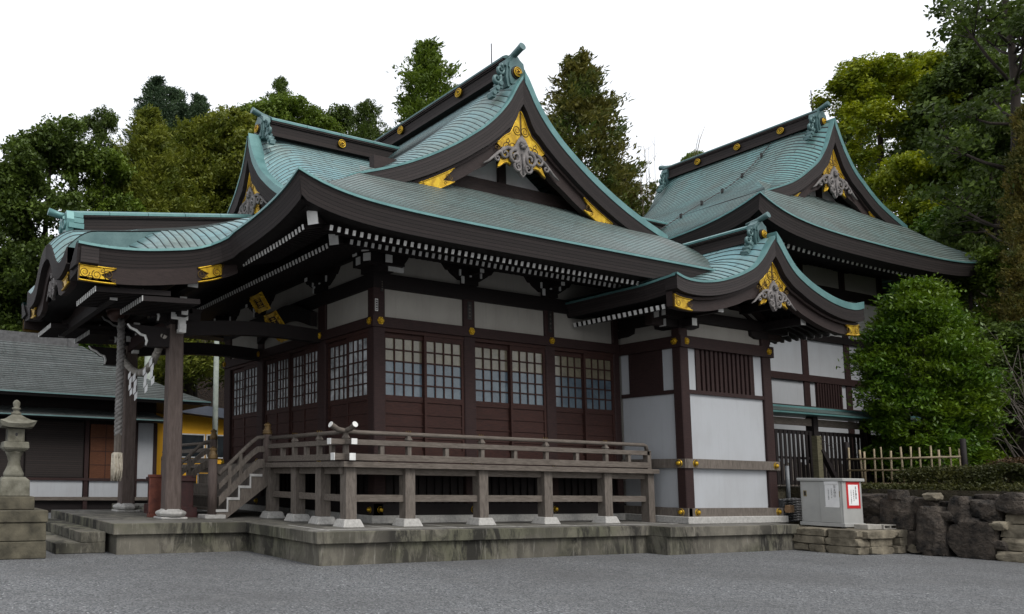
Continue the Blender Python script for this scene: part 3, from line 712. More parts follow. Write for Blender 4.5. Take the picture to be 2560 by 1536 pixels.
for T, bays in ((TS, SB), (TF, FB)):
    for a, b in bays:
        fbox('plaster_panel', T, a, b, .02, .12, 4.87, 5.49, m_plaster3); fbox('plaster_panel', T, a, b, .03, .12, 5.81, 6.27, m_plaster3)
        fbox('door_lintel', T, a, b, -.02, .15, 4.57, 4.65, m_door)
        mb = MB(T); n = int((b-a)/.2)
        mb.box(a, b, .06, .1, .98, 1.8)
        for q in range(n): x = a+(b-a)*(q+.5)/n; mb.box(x-.06, x+.06, .02, .06, .98, 1.8)
        mb.build('underfloor_slats', [m_dark], hall)
# lattice doors
def door(T, a, b, w0, blue):
    mb = MB(T); s = .065
    mb.box(a, a+s, w0, w0+.05, 1.97, 4.57); mb.box(b-s, b, w0, w0+.05, 1.97, 4.57)
    for z0, z1 in ((1.97, 2.10), (3.12, 3.24), (4.46, 4.57)): mb.box(a+s, b-s, w0+.002, w0+.048, z0, z1)
    for q in range(1, 4): x = a+s+(b-a-2*s)*q/4; mb.box(x-.014, x+.014, w0+.008, w0+.03, 3.24, 4.46)
    for q in range(1, 5): z = 3.24+1.22*q/5; mb.box(a+s, b-s, w0+.006, w0+.028, z-.014, z+.014)
    d = mb.build('door_panel', [m_door], hall)
    mb = MB(T)
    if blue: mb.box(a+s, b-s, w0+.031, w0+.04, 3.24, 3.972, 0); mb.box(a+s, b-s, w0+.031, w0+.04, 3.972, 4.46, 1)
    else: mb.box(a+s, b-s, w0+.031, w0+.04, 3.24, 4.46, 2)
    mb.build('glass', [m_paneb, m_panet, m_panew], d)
    mb = MB(T); mb.box(a+s, b-s, w0+.025, w0+.045, 2.10, 3.12)
    for q in range(1, 4): z = 2.10+1.02*q/4; mb.box(a+s, b-s, w0+.006, w0+.025, z-.018, z+.018)
    mb.build('lower_board', [m_door], d)
for a, b in SB: m_ = (a+b)/2; door(TS, a, m_+.04, .05, True); door(TS, m_-.02, b, -.005, True)
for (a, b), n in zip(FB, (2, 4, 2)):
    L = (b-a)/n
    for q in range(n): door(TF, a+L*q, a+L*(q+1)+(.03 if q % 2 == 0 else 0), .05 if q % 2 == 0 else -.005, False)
# gilt bosses
for T, l in ((TS, (9.44, 11.88, 14.30)), (TF, (-13.46, -15.50, -18.70, -20.95))):
    for x in l:
        mb = MB(T); flower(mb, x, -.075, 4.775, .085); mb.build('gilt_flower', [m_gold], hall)
        for z in (.85, 1.89):
            mb = MB(T); boss(mb, x-.02, -.07 if z < 1 else -.06, z, .075); mb.build('gilt_boss', [m_gold], hall)
# bracket sets over the columns
def bracket(T, x, w=-.02, noses=True):
    mb = MB(T)
    mb.box(x-.20, x+.20, w-.10, w+.15, 5.812, 5.93)
    mb.prism([(x-.28, 5.93), (x+.28, 5.93), (x+.50, 6.06), (x+.55, 6.12), (x+.62, 6.12), (x+.74, 6.268), (x-.74, 6.268), (x-.62, 6.12), (x-.55, 6.12), (x-.50, 6.06)], w-.06, w+.15, 0)
    for q in (-.3, 0, .3): mb.box(x+q-.02, x+q+.02, w-.09, w-.06, 6.0, 6.14, 1); 
    mb.beam((x, w+.1, 6.12), (x, w-.42, 6.10), .11, .16, 0, None, 0); mb.beam((x, w+.1, 6.30), (x, w-.62, 6.30), .12, .14, 0)
    mb.box(x-.05, x+.05, w-.45, w-.43, 6.02, 6.10, 1)
    mb.box(x-.27, x-.20, w-.1, w-.07, 5.83, 5.99, 1)
    mb.build('bracket_set', [m_dark, m_white], hall)
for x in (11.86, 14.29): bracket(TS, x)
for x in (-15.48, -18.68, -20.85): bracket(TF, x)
mb = MB()
c = Vector((9.44, 13.48, 0))
mb.box(9.2, 9.7, 13.22, 13.7, 5.812, 5.93, 0); mb.box(9.0, 9.9, 13.1, 13.7, 5.93, 6.27, 0)
for dv, l0, wd in (((-1, 0, 0), .62, .13), ((0, -1, 0), .62, .15), ((-.8, -.6, 0), .82, .14)):
    dv = Vector(dv); 
    for z, q, h in ((6.0, .72, .15), (6.17, .86, .15), (6.36, 1.05, .17)):
        p = Vector((9.44, 13.48, z)); e = p+dv*l0*q+Vector((0, 0, .03))
        mb.beam(p, e, wd, h, 0); mb.beam(e, e+dv*.02, wd+.015, h+.01, 1)
mb.prism([(9.68, 5.93), (10.0, 6.0), (10.1, 6.12), (10.2, 6.268), (9.4, 6.268), (9.4, 5.93)], 13.3, 13.5, 0)
mb.box(9.56, 9.95, 13.20, 13.24, 5.83, 5.95, 1)
mb.build('corner_bracket', [m_dark, m_white], hall)
# curved beams on the front
mb = MB(TF); n = 16
mb.prism([(-18.5+2.85*t/n, 5.02+.34*math.sin(math.pi*t/n)) for t in range(n+1)]+[(-15.65-2.85*t/n, 5.36+.40*math.sin(math.pi*(n-t)/n)) for t in range(n+1)], -.22, -.06, 0)
mb.build('rainbow_beam', [m_dark], hall)
# ------------------------------------------------------------ veranda
ver = MB(); ver.box(7.86, 16.42, 12.26, 13.33, 1.695, 1.797); ver.box(7.86, 9.26, 13.33, 15.45, 1.695, 1.7965); ver.box(7.86, 9.26, 18.75, 21.9, 1.695, 1.7965); ver.box(8.1, 9.26, 15.45, 18.75, 1.695, 1.7962)
ver = ver.build('veranda', [m_greyx], hall)
vp = [(7.98, 12.38), (9.33, 12.38), (11.17, 12.38), (12.95, 12.38), (14.76, 12.38), (7.98, 13.30), (7.98, 14.30), (7.98, 15.45)]
for x, y in vp+[(7.98, 18.8), (7.98, 20.4)]:
    mb = MB(); s = .115; mb.box(x-.01, x+.225, y-.02, y+.19, .728, 1.695); p = mb.build('veranda_post', [m_grey], ver, .006)
    mb = MB(); mb.frustum(x+.11, y+.085, PZ, .73, .235, .175, 0, .20, .145); mb.build('base_stone', [m_granite], ver, .01)
mb = MB(); mb.box(16.16, 16.36, 12.36, 12.56, PZ, 1.695); mb.build('veranda_post', [m_grey], ver)
for bb in ((7.92, 16.4, 12.44, 12.54, 1.565, 1.694), (8.05, 8.14, 12.54, 15.6, 1.565, 1.6935), (8.05, 8.14, 18.7, 21.8, 1.565, 1.6935), (8.2, 16.2, 12.43, 12.51, 1.05, 1.18), (8.04, 8.12, 12.5, 15.5, 1.05, 1.178), (8.14, 16.4, 13.1, 13.2, 1.56, 1.69)):
    mb = MB(); mb.box(*bb); mb.build('under_beam', [m_greyx], ver)
def tips(mb, p, q, wd, h, mat=0, white=1, e0=True, e1=False):
    p, q = Vector(p), Vector(q); d = (q-p).normalized(); mb.beam(p, q, wd, h, mat)
    if e0: mb.beam(p-d*.012, p, wd+.012, h+.012, white)
    if e1: mb.beam(q, q+d*.012, wd+.012, h+.012, white)
YV, XV = 12.36, 7.94
for nm, z, wd, h, ext in (('base_rail', 1.885, .13, .125, .22), ('middle_rail', 2.165, .12, .10, .30)):
    mb = MB(); tips(mb, (XV-ext, YV+.06, z), (16.25, YV+.06, z), wd, h); mb.build(nm, [m_greyx, m_white], ver, .004)
    mb = MB(); tips(mb, (XV+.06, YV-ext*.75, z-.002), (XV+.06, 15.62, z-.002), wd*.95, h*.97); mb.build(nm, [m_greyx, m_white], ver, .004)
    mb = MB(); mb.beam((XV+.06, 18.6, z), (XV+.06, 21.8, z), wd, h); mb.build(nm, [m_greyx], ver)
mb = MB()
mb.tube([(XV-.27, YV+.06, 2.475), (XV-.26, YV+.06, 2.47), (XV-.12, YV+.06, 2.395), (XV+.1, YV+.06, 2.36), (XV+.4, YV+.06, 2.352), (12, YV+.06, 2.352), (16.12, YV+.06, 2.352), (16.2, YV+.06, 2.33), (16.23, YV+.06, 2.22)], [.062, .058, .052, .046, .043, .043, .043, .043, .043], 10, 0, True)
mb.tube([(XV-.282, YV+.06, 2.48), (XV-.27, YV+.06, 2.475)], .060, 10, 1)
mb.build('top_rail', [m_greyx, m_white], ver)
mb = MB()
mb.tube([(XV+.06, YV-.25, 2.475), (XV+.06, YV-.24, 2.47), (XV+.06, YV-.11, 2.405), (XV+.06, YV+.08, 2.372), (XV+.06, YV+.4, 2.35), (XV+.06, 15.55, 2.35)], [.06, .056, .05, .046, .043, .043], 10)
mb.tube([(XV+.06, YV-.262, 2.48), (XV+.06, YV-.25, 2.475)], .058, 10, 1)
mb.tube([(XV+.06, 18.65, 2.35), (XV+.06, 21.8, 2.35)], .043, 8)
mb.build('top_rail', [m_greyx, m_white], ver)
def strut(x, y, tall):
    mb = MB(); mb.box(x-.045, x+.045, y-.04, y+.04, 1.82, 2.24 if tall else 2.115)
    if tall:
        mb.frustum(x, y, 2.24, 2.30, .06, .035); mb.box(x-.035, x+.035, y-.03, y+.03, 2.29, 2.33)
        for q in (-.05, 0, .05): mb.tube([(x+q, y, 2.38), (x+q, y, 2.42)], [.014, .006], 5, 1)
    mb.build('rail_strut', [m_grey, m_golddk], ver)
for x in (9.44, 11.28, 13.06, 14.87): strut(x, YV+.06, True)
for x in (8.8, 10.36, 12.17, 13.96, 15.6): strut(x, YV+.06, False)
for y in (13.38, 14.38, 12.42): strut(XV+.06, y, True)
for y in (12.9, 13.88, 14.9): strut(XV+.06, y, False)
mb = MB(); mb.box(16.17, 16.29, YV, YV+.12, 1.8, 2.22); mb.build('rail_strut', [m_grey], ver)
# ------------------------------------------------------------ staircase
st = MB()
NS = 4
for q in range(NS):
    z = .775+.257*q; x = 6.74+.272*q
    st.box(x, x+.34, 15.60, 18.66, z-.05, z); st.box(x+.29, x+.32, 15.61, 18.64, z-.02, z+.21)
st = st.build('staircase', [m_grey], hall)
for y in (15.55, 18.62):
    mb = MB()
    P_ = [(6.72, PZ+.0), (6.98, PZ+.0), (8.05, 1.35), (8.05, 1.69), (7.86, 1.69)]
    for q in range(NS-1, -1, -1):
        z = .775+.257*q-.05; x = 6.76+.272*q; P_ += [(x+.27, z), (x, z)]
    mb.prism(P_, y, y+.06, 0); T_ = mb
    mb.build('stringer', [m_grey], st)
    mb = MB()
    for q in range(NS):
        z = .775+.257*q; x = 6.70+.272*q
        mb.box(x, x+.31, y-.02, y+.0, z-.055, z, 0)
        if q < NS-1: mb.box(x+.272, x+.31, y-.0205, y-.0005, z, z+.21, 0)
    mb.build('tread_end', [m_treadw], st)
    def rail(off_, z0, r, sq):
        a = Vector((6.80, y+.06, 1.10+z0)); c = Vector((7.62, y+.06, 1.86+z0)); e = Vector((7.98, y+.06, 1.97+z0-.04))
        pts = [a]+[a.lerp(c, t/5) for t in range(1, 5)]+[c.lerp(e, .0)+Vector((0, 0, -.01)), c.lerp(e, .35)+Vector((0, 0, .05)), c.lerp(e, .7)+Vector((0, 0, .035)), e]
        mb = MB()
        if sq: mb.prism([(p.x, p.z-sq*.65) for p in pts]+[(p.x, p.z+sq*.65) for p in reversed(pts)], y+.015, y+.105, 0)
        else: mb.tube(pts, r, 10)
        mb.build('stair_rail', [m_grey], st)
    rail(0, .42, .045, 0); rail(0, .16, 0, .10); rail(0, -.16, 0, .15)
    mb = MB()
    for f in (.3, .62): x = 6.80+.82*f; z = 1.10+.76*f; mb.box(x-.04, x+.04, y+.02, y+.1, z-.14, z+.40)
    mb.build('rail_strut', [m_grey], st)
    for x, z0, z1 in ((6.66, .66, 1.86), (7.98, 1.80, 2.44)):
        mb = MB(); mb.lathe([(.10, z0), (.10, z1)], (x, y+.06, 0), 16); p = mb.build('newel_post', [m_pillar], st)
        mb = MB(); mb.lathe([(.103, z1-.01), (.11, z1+.03), (.10, z1+.06), (.11, z1+.08), (.075, z1+.11), (.085, z1+.14), (.05, z1+.16), (.085, z1+.19), (.08, z1+.22), (.03, z1+.25), (.004, z1+.275)], (x, y+.06, 0), 16); mb.build('gilt_finial', [m_aged], st)
    mb = MB(); mb.box(6.42, 6.90, y-.15, y+.28, PZ, .665); mb.build('base_stone', [m_granite], st, .01)
# ------------------------------------------------------------ porch pillars
for (x, y) in ((5.545, 15.44), (5.545, 18.66)):
    b = .042
    mb = MB(); c = .03; x1, y1 = x+.335, y+.30; z0, z1 = .735, 4.70; t_ = .012
    P8 = lambda e: [(x+c-e, y-e), (x1-c+e, y-e), (x1+e, y+c-e), (x1+e, y1-c+e), (x1-c+e, y1+e), (x+c-e, y1+e), (x-e, y1-c+e), (x-e, y+c-e)]
    i = mb.add([(a, b_, z0) for a, b_ in P8(.012)]+[(a, b_, z1) for a, b_ in P8(-.01)])
    for t in range(8): mb.face((i+t, i+(t+1) % 8, i+8+(t+1) % 8, i+8+t))
    mb.face([i+8+t for t in range(8)]); p = mb.build('porch_pillar', [m_pillar], hall)
    mb = MB(); mb.lathe([(.25, .625), (.33, .645), (.37, .70), (.35, .735), (.25, .775), (.245, .79)], (x+.168, y+.15, 0), 8, smooth=False, rot=.3927, sx=.88); mb.box(x-.12, x+.45, y-.12, y+.42, PZ, .628); mb.build('base_stone', [m_granite], p, .012)
    # bracket pile above the pillar
    mb = MB(Matrix.Translation((0, 0, -.26))); cx_, cy_ = x+.168, y+.15
    mb.frustum(cx_, cy_, 4.95, 5.08, .17, .24); mb.box(cx_-.55, cx_+.55, cy_-.09, cy_+.09, 5.08, 5.24); mb.box(cx_-.1, cx_+.1, cy_-.55, cy_+.55, 5.08, 5.24)
    for q in (-.45, 0, .45): mb.frustum(cx_+q, cy_, 5.24, 5.34, .09, .13); mb.frustum(cx_, cy_+q, 5.24, 5.34, .09, .13)
    mb.box(cx_-.22, cx_+.16, cy_-.345, cy_-.33, 5.02, 5.13, 1); mb.box(cx_-.22, cx_-.13, cy_-.346, cy_-.33, 5.13, 5.20, 1); mb.box(cx_+.06, cx_+.16, cy_-.346, cy_-.33, 5.13, 5.20, 1)
    mb.box(cx_-.22, cx_+.16, cy_-.33, cy_, 5.02, 5.13, 0)
    mb.box(cx_-.07, cx_+.07, cy_-.56, cy_-.55, 5.09, 5.23, 1); mb.box(cx_-.07, cx_+.09, cy_-.44, cy_-.43, 5.26, 5.50, 1); mb.box(cx_-.07, cx_+.09, cy_-.43, cy_, 5.26, 5.50, 0)
    mb.box(cx_-.05, cx_+.08, cy_-.36, cy_-.05, 4.80, 5.02, 0)
    # pale scroll-edged nosing on the outer face
    pts = [(cx_+.02, cy_-.40, 5.02), (cx_+.03, cy_-.43, 4.92), (cx_+.02, cy_-.42, 4.82), (cx_-.01, cy_-.36, 4.74)]
    for a, b_ in zip(pts[:-1], pts[1:]): mb.beam(a, b_, .16, .05, 1, up=(1, 0, 0)) if False else mb.box(min(cx_-.06, cx_-.06), cx_+.09, a[1]-.0, b_[1]+.10, b_[2], a[2], 1)
    mb.build('bracket_set', [m_dark, m_white], hall)
    for dz, dx in ((0, 0), (.22, .05), (-.55, -.25)):
        mb = MB(Matrix.Translation((0, 0, -.26)))
        q = [(cx_-.85+dx, 5.42+dz), (cx_-.78+dx, 5.34+dz), (cx_-.66+dx, 5.30+dz), (cx_-.56+dx, 5.22+dz), (cx_-.46+dx, 5.20+dz), (cx_-.42+dx, 5.10+dz), (cx_-.44+dx, 5.0+dz)]
        mb.tube([(a, cy_-.12, z) for a, z in q], [.02, .025, .03, .026, .03, .03, .018], 6, 1)
        mb.prism([(a+.03, z) for a, z in q]+[(cx_-.1, 5.0+dz), (cx_-.1, 5.42+dz)], cy_-.11, cy_+.11, 0); mb.build('carved_nosing', [m_dark, m_white], hall)
    mb = MB(); n = 12
    mb.prism([(x+.3+(9.3-x-.3)*t/n, 4.46+.10*math.sin(math.pi*t/n)+.16*t/n) for t in range(n+1)]+[(9.3-(9.3-x-.3)*t/n, 4.92+.10*math.sin(math.pi*t/n)-.14*t/n+.0) for t in range(n+1)], y+.05, y+.25, 0); mb.build('shrimp_beam', [m_dark], hall)
mb = MB(); n = 14
mb.prism([(-18.66+2.92*t/n, 4.53+.09*math.sin(math.pi*t/n)) for t in range(n+1)]+[(-15.74-2.92*t/n, 4.84+.03*math.sin(math.pi*t/n)) for t in range(n+1)], 0, .2, 0)
mb2 = MB(TX(5.6, 0)); mb2.v = [tuple(TX(5.6, 0) @ Vector(p)) for p in mb.v]; mb2.f, mb2.m, mb2.uv, mb2.sm = mb.f, mb.m, mb.uv, mb.sm
mb2.build('porch_beam', [m_col], hall)
mb = MB(); tips(mb, (5.64, 14.42, 5.375), (5.64, 19.75, 5.375), .21, .19, 0, 1, True, True); tips(mb, (4.1, 14.75, 5.0), (4.1, 19.45, 5.0), .14, .18, 0, 1, True, True); mb.build('porch_purlin', [m_dark, m_white], hall)
# ------------------------------------------------------------ things hung in the porch
bell = thing('shrine_bell', 'round dark bronze bell hanging under the porch roof above the thick rope', 'bell', (4.95, 17.35, 5.2))
mb = MB(); mb.lathe([(.02, -.24), (.16, -.22), (.25, -.12), (.275, 0), (.25, .12), (.16, .22), (.04, .25)], (4.95, 17.35, 5.25), 20); mb.lathe([(.27, -.015), (.295, -.01), (.295, .02), (.27, .025)], (4.95, 17.35, 5.25), 20)
mb.tube([(4.95, 17.35, 5.48), (4.95, 17.35, 5.62)], .03, 6)
mb.build('bell_body', simple('bronze_bell_metal', (.05, .026, .022), (.10, .055, .045), 5, .4, .5, .1), bell)
m_rope = simple('hemp_rope', (.17, .155, .135), (.38, .355, .32), 9, .95, 0, .7, 30)
m_ropeg = simple('grey_weathered_rope', (.115, .11, .105), (.27, .26, .25), 9, .95, 0, .7, 30)
m_tassel = simple('cream_rope_tassel', (.34, .30, .23), (.58, .53, .44), 9, .95, 0, .8, 40)
def twisted(mb, pts, r, pitch, strands=3, mat=0):
    pts = [Vector(p) for p in pts]; s = 0; L = [0]
    for a, b in zip(pts[:-1], pts[1:]): s += (b-a).length; L.append(s)
    n = int(s/pitch*8)
    for q in range(strands):
        o = []
        for t in range(n+1):
            u = s*t/n; k = 0
            while k < len(L)-2 and L[k+1] < u: k += 1
            f = (u-L[k])/(L[k+1]-L[k]); p = pts[k].lerp(pts[k+1], f); d = (pts[k+1]-pts[k]).normalized(); a = d.cross(Vector((.3, 1, .1))).normalized(); b = d.cross(a)
            an = 6.28318*(u/pitch+q/strands); o.append(p+(a*math.cos(an)+b*math.sin(an))*r*.52)
        mb.tube(o, r*.50, 7, mat)
RX, RY = 4.93, 17.0
rope = thing('bell_rope', 'thick twisted grey rope hanging from the bell, wooden grip and cream tassel at its end', 'rope', (RX, RY, 1.35))
mb = MB(); twisted(mb, [(RX, RY, 5.0), (RX-.0, RY, 3.6), (RX, RY, 2.36)], .095, .30); mb.build('rope', m_ropeg, rope)
mb = MB(); mb.lathe([(.085, 1.92), (.085, 2.40)], (RX, RY, 0), 8, smooth=False); mb.build('wooden_grip', m_grey, rope)
mb = MB(); mb.lathe([(.11, 1.84), (.125, 1.92), (.11, 1.97), (.04, 1.99)], (RX, RY, 0), 14)
for q in range(34):
    a = q*2.4; rq = .115*math.sqrt((q+.5)/34); mb.tube([(RX+rq*math.cos(a), RY+rq*math.sin(a), 1.95), (RX+rq*1.1*math.cos(a+.3), RY+rq*1.1*math.sin(a+.3), 1.62), (RX+rq*1.05*math.cos(a), RY+rq*1.05*math.sin(a), 1.34+.04*(q % 3))], [.022, .024, .016], 5)
mb.build('tassel', m_tassel, rope)
sac = thing('sacred_rope', 'twisted straw rope slung between the two porch pillars with white zigzag paper streamers', 'rope', (5.45, 17.1, 3.9))
pts = []
for t in range(25):
    f = t/24; y = 18.62-3.12*f; pts.append((5.42+.06*math.sin(math.pi*f), y, 4.45-.62*math.sin(math.pi*f)**.85-.0))
mb = MB(); twisted(mb, pts, .088, .26); mb.build('rope', m_rope, sac)
m_paper = simple('white_paper', (.66, .66, .66), (.80, .80, .80), 4, .8, 0, 0)
for f, k_ in ((.30, 1), (.42, 1.1), (.66, 1), (.80, 1.05)):
    y = 18.62-3.12*f; z = 4.45-.62*math.sin(math.pi*f)**.85-.03; mb = MB(TX(5.36, y) @ Matrix.Rotation(R(8*k_-6), 4, 'Z')); wd = .085*k_; st_ = .135*k_
    for q in range(4):
        dx = (.040 if q % 2 else .0)+.03*q; z0 = z-st_*q; w0 = -.004+.008*(q % 2)
        i = mb.add([(dx-wd, w0, z0-.05), (dx+wd, w0, z0+.02), (dx+wd, w0, z0-st_*.93), (dx-wd, w0, z0-st_*1.3), (dx-wd, w0+.004, z0-.05), (dx+wd, w0+.004, z0+.02), (dx+wd, w0+.004, z0-st_*.93), (dx-wd, w0+.004, z0-st_*1.3)])
        for fc in ((0, 3, 2, 1), (4, 5, 6, 7), (0, 1, 5, 4), (1, 2, 6, 5), (2, 3, 7, 6), (3, 0, 4, 7)): mb.face([i+j for j in fc])
    mb.build('paper_streamer', m_paper, sac)
box = thing('offering_box', 'dark red lacquered offering box with slatted top, mostly hidden behind the near porch pillar', 'offering box', (6.3, 17.1, PZ))
m_red = simple('worn_red_lacquer', (.060, .015, .010), (.175, .050, .030), 4, .75, 0, .4, 16)
m_redd = simple('dark_red_lacquer', (.020, .004, .004), (.05, .010, .009), 4, .5, 0, .2, 16)
mb = MB(); mb.box(6.00, 6.42, 16.1, 18.0, .70, 1.36); mb.box(5.96, 6.46, 16.05, 18.05, 1.36, 1.44); box_b = mb.build('box_body', m_redd, box, .008)
mb = MB()
for q in range(14): mb.box(6.01, 6.42, 16.12+.135*q, 16.18+.135*q, 1.442, 1.49)
mb.build('slatted_top', m_redd, box)
mb = MB(); mb.box(5.94, 6.48, 16.02, 18.08, PZ, .80); mb.build('box_skirt', m_redd, box)
rb = thing('wooden_screen', 'weathered peeling red wooden screen standing upright beside the near porch pillar', 'screen', (5.58, 16.25, PZ))
mb = MB(); mb.box(5.44, 5.78, 16.2, 16.28, .60, 1.48); mb.build('screen_board', m_red, rb, .01)
mb = MB(); mb.box(5.42, 5.80, 16.17, 16.30, PZ, .66); mb.box(5.42, 5.80, 16.18, 16.295, 1.44, 1.50); mb.build('screen_rail', m_red, rb, .008)
for nm, lab, T, w_, h_ in (('name_plaque', 'gilt framed wooden name plaque tilted over the centre doors', Matrix.Translation((8.78, 16.25, 4.80)) @ Matrix.Rotation(R(-90), 4, 'Z') @ Matrix.Rotation(R(38), 4, 'X'), .42, .66),
                        ('name_plaque', 'smaller gilt framed plaque tilted up under the porch beams', Matrix.Translation((8.02, 15.95, 5.38)) @ Matrix.Rotation(R(-90), 4, 'Z') @ Matrix.Rotation(R(34), 4, 'X'), .40, .32)):
    pq = thing(nm, lab, 'plaque', tuple(T.translation))
    mb = MB(T); mb.box(-w_/2, w_/2, -.02, .02, 0, h_, 0)
    fr_ = .05
    for x0, x1, z0, z1 in ((-w_/2-fr_, -w_/2+fr_*.4, -.06, h_+.06), (w_/2-fr_*.4, w_/2+fr_, -.06, h_+.06), (-w_/2, w_/2, -.05, .04), (-w_/2, w_/2, h_-.04, h_+.05)): mb.box(x0, x1, -.05, .03, z0, z1, 1)
    for q in range(5): mb.tube([(-w_/2-.05, -.05, h_*q/5), (-w_/2-.09, -.05, h_*(q+.5)/5), (-w_/2-.05, -.05, h_*(q+1)/5)], .03, 5, 1); mb.tube([(w_/2+.05, -.05, h_*q/5), (w_/2+.09, -.05, h_*(q+.5)/5), (w_/2+.05, -.05, h_*(q+1)/5)], .03, 5, 1)
    for q in range(3):
        zz = h_*(.2+.28*q); mb.box(-.1, .1, -.035, -.02, zz, zz+.022, 1); mb.box(-.012, .012, -.036, -.02, zz-.05, zz+.09, 1); mb.box(-.08, .08, -.0352, -.02, zz+.055, zz+.075, 1)
    mb.build('plaque_board', [m_col, m_gold], pq)
# ------------------------------------------------------------ side wing
wing = thing('side_wing', 'white plastered wing with dark corner posts and its own small curved copper gable', 'shrine wing', (16.6, 11.74, PZ))
Vw = smooth_ip([(0, 7.06), (.19, 6.86), (.38, 6.63), (.64, 6.38), (1.12, 6.11), (1.6, 5.93), (2.24, 5.77), (2.8, 5.715), (3.15, 5.735), (3.4, 5.80)])
Dw = ip([(0, .12), (.4, .26), (1, .36), (1.8, .30), (2.6, .14), (3.2, .02), (3.4, 0)])
Pw = lambda d: Vw(d)+Dw(d)
TW = TY(18.22, 10.5); mb = MB(TW)
gable_roof(mb, Pw, Dw, 3.4, lambda d: 0, lambda d: 4.6-d*.45, 1.0, .21, 9)
wroof = mb.build('roof', [m_roof], wing)
gable_front(TW, Vw, 3.4, .30, .60, wroof, 1.5, 5.28, 2.0, pend=.62, gapex=.50, glow=(2.80, 3.36), mplas=m_plaster3, zbeam=.22, postw=.16)
ridge(TW, .45, 4.2, 7.04, 7.04, .33, .28, m_copper, wroof, cap=.10)
oni(TW, .28, 6.93, .60, wroof, m_coppergrey)
for sg, x in ((1, 14.82), (-1, 21.62)):
    ys = [10.5+.2*t for t in range(18)]; zz = lambda y: 5.80-.07*min((y-10.5)/.8, 1)
    pts = [(x, y, zz(y)) for y in ys]
    if sg == 1: mb = MB(); eave_band(mb, pts, -1, .33, .5)
    else: mb = MB(); eave_band(mb, pts[::-1], -1, .33, .5)
    mb.build('eave_fascia', [m_fascia, m_copper, m_soffit], wroof)
mb = MB()
for a, b in (((14.95, 5.43), (16.6, 5.62)), ((21.5, 5.43), (19.9, 5.62))): mb.quad((a[0], 10.75, a[1]), (a[0], 13.9, a[1]), (b[0], 13.9, b[1]), (b[0], 10.75, b[1]))
for a, b in (((16.6, 5.62), (18.22, 6.6)), ((19.9, 5.62), (18.22, 6.6))): mb.quad((a[0], 10.75, a[1]), (a[0], 13.9, a[1]), (b[0], 13.9, b[1]), (b[0], 10.75, b[1]))
mb.build('soffit', [m_soffit], wroof)
rafters('rafter_row', (15.05, 10.98, 5.22), (15.05, 13.3, 5.22), 18, (1, 0, .22), 1.6, .065, .10, wroof)
rafters('rafter_row', (21.35, 10.98, 5.22), (21.35, 13.3, 5.22), 14, (-1, 0, .22), 1.5, .065, .10, wroof)
mb = MB()
for x, z in ((16.75, 5.36), (19.78, 5.36), (17.4, 5.72), (19.1, 5.72)): tips(mb, (x, 10.86, z), (x, 13.5, z), .16, .19)
tips(mb, (15.9, 11.82, 5.34), (20.7, 11.82, 5.34), .18, .22, 0, 1, True, True); mb.build('roof_purlin', [m_dark, m_white], wroof)
column(16.60, 16.88, 11.74, 11.96, .74, 5.3, 'column', wing); column(19.64, 19.95, 11.74, 12.0, .74, 5.3, 'column', wing)
TWf = TY(0, 11.79); TWl = TX(16.65, 0)
mb = MB(); mb.box(16.70, 19.88, 11.87, 14.2, .75, 5.7); mb.build('filler_core', [m_plaster3], wing)
mb = MB(); mb.box(16.46, 20.1, 11.62, 14.3, PZ, .742); mb.build('foundation', [m_granite], wing, .012)
WF = (16.88, 19.64); WL = (-13.36, -11.96)
for T, (a, b), lo, hi in ((TWf, WF, 16.6, 19.98), (TWl, WL, -13.37, -11.70)):
    e = .002 if T is TWl else 0
    fbox('tie_beam', T, lo-.03, hi+.05-e*20, -.085-e, .05, 4.60, 4.87-e, m_col, wing)
    fbox('tie_beam', T, lo, hi+.03-e*20, -.095-e, .05, 1.83, 2.04-e, m_grey, wing)
    fbox('sill_beam', T, lo-.01, hi+.05-e*20, -.10-e, .05, .742, .93-e, m_grey, wing)
    fbox('rail_beam', T, a, b, -.03, .05, 3.54, 3.63, m_col, wing)
    fbox('head_beam', T, lo, hi, -.03-e, .05, 5.22, 5.5-e, m_dark, wing)
    fbox('plaster_panel', T, a, b, .02, .06, 4.87, 5.22, m_plaster3, wing)
    fbox('plaster_panel', T, a, b, .02, .06, 2.04, 3.54, m_plaster2, wing); fbox('plaster_panel', T, a, b, .02, .06, .93, 1.83, m_plaster2, wing)
    s_ = .29 if T is TWf else .23
    fbox('plaster_strip', T, a, a+s_, .01, .06, 3.63, 4.60, m_plaster2, wing); fbox('plaster_strip', T, b-s_-.05, b, .01, .06, 3.63, 4.60, m_plaster2, wing)
    mb = MB(T); a2, b2 = a+s_, b-s_-.05; n = 13 if T is TWf else 9
    mb.box(a2, b2, .035, .06, 3.63, 4.6, 0); mb.box(a2, a2+.06, -.02, .05, 3.63, 4.6, 0); mb.box(b2-.06, b2, -.02, .05, 3.63, 4.6, 0)
    for q in range(n): x = a2+.1+(b2-a2-.2)*q/(n-1); mb.box(x-.045, x+.045, -.015, .035, 3.63, 4.6, 0)
    mb.build('slatted_window', [m_col], wing)
    mb = MB(T)
    for x, sg in ((a, 1), (b, -1)): mb.prism([(x-sg*.25, 5.04), (x+sg*.22, 5.04), (x+sg*.40, 5.10), (x+sg*.42, 5.22), (x-sg*.25, 5.22)], -.06, .1, 0)
    mb.build('bracket_set', [m_dark], wing)
    for x in ((16.77, 19.83) if T is TWf else (-11.86,)):
        mb = MB(T); flower(mb, x, -.085, 4.74, .085); mb.build('gilt_flower', [m_gold], wing)
        for z in (.835, 1.935): mb = MB(T); boss(mb, x+(.1 if x < 18 and x > 0 else 0), -.10, z, .085); mb.build('gilt_boss', [m_gold], wing)
